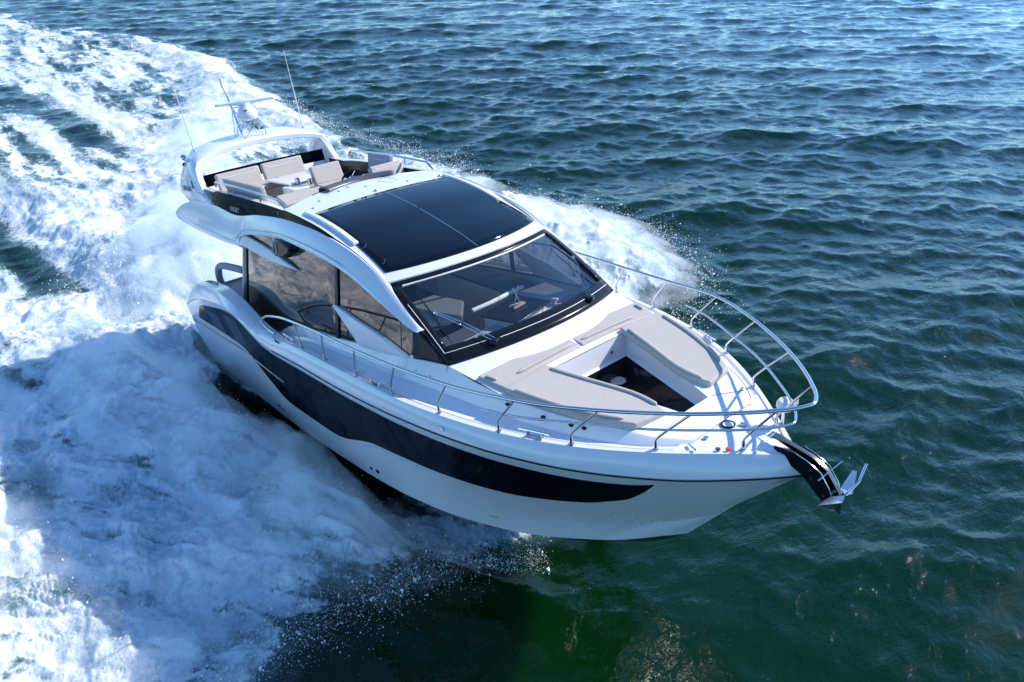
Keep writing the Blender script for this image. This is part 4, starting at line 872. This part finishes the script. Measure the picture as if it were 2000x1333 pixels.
def sea_material():
    m = bpy.data.materials.new('sea_water_and_foam'); m.use_nodes = True; n = m.node_tree.nodes; l = m.node_tree.links; n.clear()
    N_ = lambda t, **k: n.new(t)
    def noise_(sc, vec, det=4, rough=.55, dist=0):
        t = n.new('ShaderNodeTexNoise'); t.inputs['Scale'].default_value = sc; t.inputs['Detail'].default_value = det; t.inputs['Roughness'].default_value = rough; t.inputs['Distortion'].default_value = dist; l.new(vec, t.inputs['Vector']); return t.outputs['Fac']
    def math_(op, a, b=None, c=None):
        t = n.new('ShaderNodeMath'); t.operation = op
        for i, v in enumerate((a, b, c)):
            if v is None: continue
            if isinstance(v, (int, float)): t.inputs[i].default_value = v
            else: l.new(v, t.inputs[i])
        return t.outputs[0]
    geo = n.new('ShaderNodeNewGeometry'); P = geo.outputs['Position']
    mp = n.new('ShaderNodeMapping'); mp.inputs['Rotation'].default_value = (0, 0, -wind); mp.inputs['Scale'].default_value = (1, .55, 1)
    mp.vector_type = 'POINT'; l.new(P, mp.inputs['Vector']); W = mp.outputs[0]
    mpx = n.new('ShaderNodeMapping'); mpx.inputs['Scale'].default_value = (.5, 1, 1); l.new(P, mpx.inputs['Vector']); S = mpx.outputs[0]
    af = n.new('ShaderNodeAttribute'); af.attribute_name = 'foam'; FD = af.outputs['Fac']
    ar = n.new('ShaderNodeAttribute'); ar.attribute_name = 'fresh'; FR = ar.outputs['Fac']
    # ripples
    r0 = noise_(1.3, W, 3, .55, .2); b0 = n.new('ShaderNodeBump'); b0.inputs['Distance'].default_value = .07; b0.inputs['Strength'].default_value = .9; l.new(r0, b0.inputs['Height'])
    r1 = noise_(3.2, W, 5, .62, .3); r2 = noise_(11, W, 3, .6, .2)
    b1 = n.new('ShaderNodeBump'); b1.inputs['Distance'].default_value = .062; b1.inputs['Strength'].default_value = .9; l.new(r1, b1.inputs['Height']); l.new(b0.outputs[0], b1.inputs['Normal'])
    b2 = n.new('ShaderNodeBump'); b2.inputs['Distance'].default_value = .005; b2.inputs['Strength'].default_value = .9; l.new(r2, b2.inputs['Height']); l.new(b1.outputs[0], b2.inputs['Normal'])
    w = n.new('ShaderNodeBsdfPrincipled'); w.subsurface_method = 'BURLEY'; w.inputs['IOR'].default_value = 1.34; w.inputs['Roughness'].default_value = .006; w.inputs['Subsurface Weight'].default_value = 1; w.inputs['Subsurface Radius'].default_value = (.25, 1, .7); w.inputs['Subsurface Scale'].default_value = 1.5
    l.new(b2.outputs[0], w.inputs['Normal'])
    # churned, aerated water turns the deep green paler where bubbles hang under the foam
    mxw = n.new('ShaderNodeMix'); mxw.data_type = 'RGBA'; mxw.inputs[6].default_value = (.0010, .0155, .0035, 1); mxw.inputs[7].default_value = (.10, .25, .29, 1)
    l.new(math_('MULTIPLY', math_('POWER', FD, 1.3), math_('MULTIPLY', noise_(.8, S, 4, .6, .4), 1.6)), mxw.inputs[0]); l.new(mxw.outputs[2], w.inputs['Base Color'])
    # foam
    f1 = noise_(2.2, S, 8, .68, .6); f2 = noise_(7.5, P, 6, .7, .4); f3 = noise_(26, P, 4, .7)
    vo = n.new('ShaderNodeTexVoronoi'); vo.feature = 'DISTANCE_TO_EDGE'; vo.inputs['Scale'].default_value = 5.5
    dn = noise_(3, P, 3); ad = n.new('ShaderNodeVectorMath'); ad.operation = 'ADD'; l.new(P, ad.inputs[0]); l.new(dn, ad.inputs[1]); l.new(ad.outputs[0], vo.inputs['Vector'])
    lace = math_('SUBTRACT', 1, math_('MULTIPLY', vo.outputs['Distance'], 4.0)); lace = math_('MAXIMUM', lace, 0)
    s = math_('ADD', math_('MULTIPLY', f1, .55), math_('MULTIPLY', f2, .30)); s = math_('ADD', s, math_('MULTIPLY', f3, .15)); s = math_('ADD', s, math_('MULTIPLY', lace, .05))
    thr = math_('SUBTRACT', .76, math_('MULTIPLY', FD, .60))
    fa = n.new('ShaderNodeMapRange'); fa.interpolation_type = 'SMOOTHSTEP'; l.new(math_('SUBTRACT', s, thr), fa.inputs[0]); fa.inputs[1].default_value = -.05; fa.inputs[2].default_value = .14
    FM = math_('MULTIPLY', fa.outputs[0], math_('GREATER_THAN', FD, .012))
    fo = n.new('ShaderNodeBsdfPrincipled'); fo.inputs['Roughness'].default_value = .85; fo.inputs['Subsurface Weight'].default_value = .55; fo.inputs['Subsurface Radius'].default_value = (.8, 1, 1); fo.inputs['Subsurface Scale'].default_value = .12; fo.inputs['IOR'].default_value = 1.33
    mxf = n.new('ShaderNodeMix'); mxf.data_type = 'RGBA'; mxf.inputs[6].default_value = (.33, .45, .50, 1); mxf.inputs[7].default_value = (.80, .83, .85, 1)
    thin = n.new('ShaderNodeMapRange'); l.new(math_('ADD', math_('MULTIPLY', noise_(1.1, S, 7, .72, .8), .6), math_('MULTIPLY', f2, .4)), thin.inputs[0]); thin.inputs[1].default_value = .42; thin.inputs[2].default_value = .57
    hot = n.new('ShaderNodeMapRange'); hot.inputs[1].default_value = .78; hot.inputs[2].default_value = .99; l.new(FD, hot.inputs[0])
    l.new(math_('MINIMUM', math_('ADD', thin.outputs[0], math_('MULTIPLY', hot.outputs[0], .45)), 1), mxf.inputs[0]); l.new(mxf.outputs[2], fo.inputs['Base Color'])
    fb = n.new('ShaderNodeBump'); fb.inputs['Distance'].default_value = .10; fb.inputs['Strength'].default_value = .9
    l.new(math_('ADD', math_('MULTIPLY', f2, .7), math_('MULTIPLY', f3, .35)), fb.inputs['Height']); l.new(fb.outputs[0], fo.inputs['Normal'])
    mx = n.new('ShaderNodeMixShader'); l.new(FM, mx.inputs[0]); l.new(w.outputs[0], mx.inputs[1]); l.new(fo.outputs[0], mx.inputs[2])
    o = n.new('ShaderNodeOutputMaterial'); l.new(mx.outputs[0], o.inputs[0]); return m
SEAM = sea_material()
sheet('sea', quads[~fq], SEAM, 'structure')
sheet('wake_foam', quads[fq], SEAM, 'stuff', label='churned white foam wake spreading around and behind the yacht', category='foam')

# ---------------------------------------------------------------- flying spray: many small drops and flecks
def z_at(x, y):
    Df, d, a = foam_density(x, y); return SEA+wake_height(x, y, Df, d)
def droplets(name, n, label, gen):
    x, y, h, r = gen(n); z = z_at(x, y)+h
    k = len(x); tet = np.array([(1, 1, 1), (-1, -1, 1), (-1, 1, -1), (1, -1, -1)], float)*.6
    a = rng.random(k)*6.283; ca, sa = np.cos(a), np.sin(a); R = r[:, None, None]*tet[None]*np.array([1, 1, 1.3]); R = R*(1+.5*rng.random((k, 4, 1)))
    X = R[..., 0]*ca[:, None]-R[..., 1]*sa[:, None]; Y = R[..., 0]*sa[:, None]+R[..., 1]*ca[:, None]
    v = np.stack([x[:, None]+X, y[:, None]+Y, z[:, None]+R[..., 2]], -1).reshape(-1, 3)
    b = np.arange(k)[:, None, None]*4; f = (b+np.array([(0, 1, 2), (0, 3, 1), (0, 2, 3), (1, 3, 2)])[None]).reshape(-1, 3)
    me = bpy.data.meshes.new(name); me.vertices.add(len(v)); me.vertices.foreach_set('co', v.ravel().astype(np.float32)); me.loops.add(len(f)*3); me.loops.foreach_set('vertex_index', f.ravel().astype(np.int32))
    me.polygons.add(len(f)); me.polygons.foreach_set('loop_start', np.arange(0, len(f)*3, 3, dtype=np.int32)); me.polygons.foreach_set('loop_total', np.full(len(f), 3, np.int32)); me.update(calc_edges=True)
    me.materials.append(DROP); o = link(bpy.data.objects.new(name, me)); o['kind'] = 'stuff'; o['label'] = label; o['category'] = 'spray'
DROP = mat('spray_drops', (.85, .88, .9), .5, spec=.8)
def along(P, n, spread):
    P = np.array(P, float); seg = np.linalg.norm(np.diff(P, axis=0), axis=1); c = np.concatenate([[0], np.cumsum(seg)]); t = rng.random(n)*c[-1]
    x = np.interp(t, c, P[:, 0]); y = np.interp(t, c, P[:, 1]); cl = fbm(t*1.3, t*0+3.3, 3, 5)
    s = spread*(1+2.0*np.clip(cl, -.4, 1)); return x+rng.normal(size=n)*s, y+rng.normal(size=n)*s
def gen_sb(n):
    n1 = n//2; x1, y1 = along([(10.9, -.4), (10.2, -1.6), (10.0, -3.0), (9.8, -3.8), (9.9, -5.0), (10.3, -6.4), (10.4, -8)], n1, .24)
    n2 = n-n1; x2, y2 = along([(9.5, -1.6), (8, -2.2), (6, -2.7), (3.5, -3.2), (1, -3.6)], n2//2, .35); x3, y3 = along([(9, -5.0), (7, -6.0), (6, -7.4), (3, -8)], n2-n2//2, .9)
    x = np.concatenate([x1, x2, x3]); y = np.concatenate([y1, y2, y3]); k = len(x)
    return x, y, rng.exponential(.15, k)+.02, .0016+rng.exponential(.0030, k)*(.6+.9*(rng.random(k) > .85))
def gen_port(n):
    x1, y1 = along([(8.2, 5.5), (7.6, 7), (7.0, 8.8), (6.2, 10), (4.4, 11), (2.8, 12), (0, 11.2), (-3, 10.6)], n//2, .40)
    x2, y2 = along([(-5, 11), (-8, 11.6), (-12, 10.6), (-15, 9.6), (-22, 11)], n-n//2, .35); x = np.concatenate([x1, x2]); y = np.concatenate([y1, y2]); k = len(x)
    return x, y, rng.exponential(.14, k), .003+rng.exponential(.0045, k)
def gen_stern(n):
    x, y = along([(0, -3.2), (-2, -3.4), (-4, -2.4), (-7, -1.5), (-3, 0), (-8, 1.5), (-14, 3), (-2, 4)], n, .8); k = len(x)
    return x, y, rng.exponential(.25, k), .004+rng.exponential(.004, k)
droplets('starboard_spray', 34000, 'spray drops flying off the bow wave on the near side of the hull', gen_sb)
droplets('port_spray', 11000, 'spray drops thrown up beyond the yacht on its far side', gen_port)
droplets('stern_spray', 16000, 'spray drops hanging over the boiling wash behind the stern', gen_stern)

def hull_drops():
    m_ = MB(); rs = np.random.default_rng(3)
    for i in range(150):
        x = 11.9+1.5*rs.random()**.7; z = .30+.75*rs.random()**1.6+max(0, x-13)*.5; y = hull_y(x, z)
        if y > -.03: continue
        rr_ = .004+.005*rs.random(); m_.add(*lathe([(rr_, 0), (rr_*.9, rr_*.6), (rr_*.4, rr_)], (x, y-.001, z), (0, -1, 0), 6))
    o = m_.build('water_drops', LAMP, yacht); o['kind'] = 'stuff'
hull_drops()

# ---------------------------------------------------------------- fine mist hanging over the thrown sheets (a closed, thin body of droplets)
def mist(name, label, x0, x1, y0, y1, hfun, dens, step=.16):
    gx = np.arange(x0, x1, step); gy_ = np.arange(y0, y1, step); X, Y = np.meshgrid(gx, gy_, indexing='ij'); xf, yf = X.ravel(), Y.ravel()
    h = np.maximum(hfun(xf, yf), 0); m = h > .02
    zt_ = z_at(xf, yf)+np.maximum(h, .0); zb_ = z_at(xf, yf)-.5; n = len(xf); a, b = X.shape
    V_ = np.concatenate([np.stack([xf, yf, zt_], 1), np.stack([xf, yf, zb_], 1)]); I = np.arange(n).reshape(a, b)
    q = np.stack([I[:-1, :-1], I[1:, :-1], I[1:, 1:], I[:-1, 1:]], -1).reshape(-1, 4); q = q[m[q].all(1)]
    from collections import Counter
    ed = Counter(); dirs = {}
    for f in q.tolist():
        for i in range(4):
            e = (f[i], f[(i+1) % 4]); k = (min(e), max(e)); ed[k] += 1; dirs[k] = e
    F = q.tolist()+(q[:, ::-1]+n).tolist()
    for k, c in ed.items():
        if c == 1: a_, b_ = dirs[k]; F.append([b_, a_, a_+n, b_+n])
    me = bpy.data.meshes.new(name); me.from_pydata(V_.tolist(), [], F); me.update()
    bm = bmesh.new(); bm.from_mesh(me); bmesh.ops.delete(bm, geom=[v for v in bm.verts if not v.link_faces], context='VERTS'); bm.to_mesh(me); bm.free()
    m_ = bpy.data.materials.new(name); m_.use_nodes = True; nn = m_.node_tree.nodes; ll = m_.node_tree.links; nn.clear()
    o_ = nn.new('ShaderNodeOutputMaterial'); pv = nn.new('ShaderNodeVolumePrincipled'); pv.inputs['Color'].default_value = (.90, .96, 1, 1); pv.inputs['Anisotropy'].default_value = .2
    ge = nn.new('ShaderNodeNewGeometry'); tx = nn.new('ShaderNodeTexNoise'); tx.inputs['Scale'].default_value = 1.3; tx.inputs['Detail'].default_value = 4; tx.inputs['Roughness'].default_value = .65
    ll.new(ge.outputs['Position'], tx.inputs['Vector']); mr = nn.new('ShaderNodeMapRange'); mr.inputs[1].default_value = .42; mr.inputs[2].default_value = .64; mr.inputs[3].default_value = dens*.12; mr.inputs[4].default_value = dens*2
    ll.new(tx.outputs['Fac'], mr.inputs[0]); ll.new(mr.outputs[0], pv.inputs['Density']); ll.new(pv.outputs[0], o_.inputs['Volume'])
    me.materials.append(m_); o = link(bpy.data.objects.new(name, me)); o['kind'] = 'stuff'; o['label'] = label; o['category'] = 'mist'
    return o
def h_sb(x, y):
    ay = -y; inner = np.interp(x, [-4, 0, 3, 6, 8, 9.5, 11, 12.5], [3.6, 3.3, 3.0, 2.45, 2.05, 1.6, .7, .1])
    c = fbm(x*.7, y*.7, 4, 201, .55); e = sdist(WAKE, x, y)
    h = .75*np.exp(-((ay-inner-.9)/1.1)**2)*ss(10.8, 8.5, x)*ss(-3, 1, x)+.42*np.exp(-((e-.9)/1.0)**2)*(ay > 0)*ss(12, 10.5, x)+.30*ss(.4, 1.5, e)*(ay > inner)
    return h*(.75+1.6*c)-.05
def h_st(x, y):
    c = fbm(x*.6, y*.6, 4, 211, .55)
    h = .9*np.exp(-((x+3.5)/3.2)**2-((y-.4)/2.6)**2)+.42*np.exp(-(sdist_line(RIDGE, x+fbm(x*.5,y*.5,3,301)*1.5, y)/1.6)**2)*ss(-36, -12, x)
    return h*(.8+1.5*c)*ss(.4, -.8, x)-.06
mist('starboard_mist', 'fine pale mist over the wash on the near side of the hull', -3.5, 12, -12.5, -1.2, h_sb, .62)
def h_pt(x, y):
    e = sdist(WAKE, x, y); c = fbm(x*.7, y*.7, 4, 221, .55); return (.34*np.exp(-((e-.5)/.8)**2)*ss(-9, -4, x)*(y > 4)+.22*ss(.5, 2, e)*(y > 3)*ss(-5, 0, x))*(.8+1.6*c)-.03
mist('port_mist', 'fine white mist along the edge of the wash on the far side of the hull', -12, 9.5, 3.2, 14, h_pt, 1.3, .2)
mist('stern_mist', 'fine white mist over the wash behind the stern', -42, .4, -5, 15.5, h_st, 1.3, .22)
scene.cycles.volume_step_rate = 2.0; scene.cycles.volume_max_steps = 128; scene.cycles.volume_bounces = 5
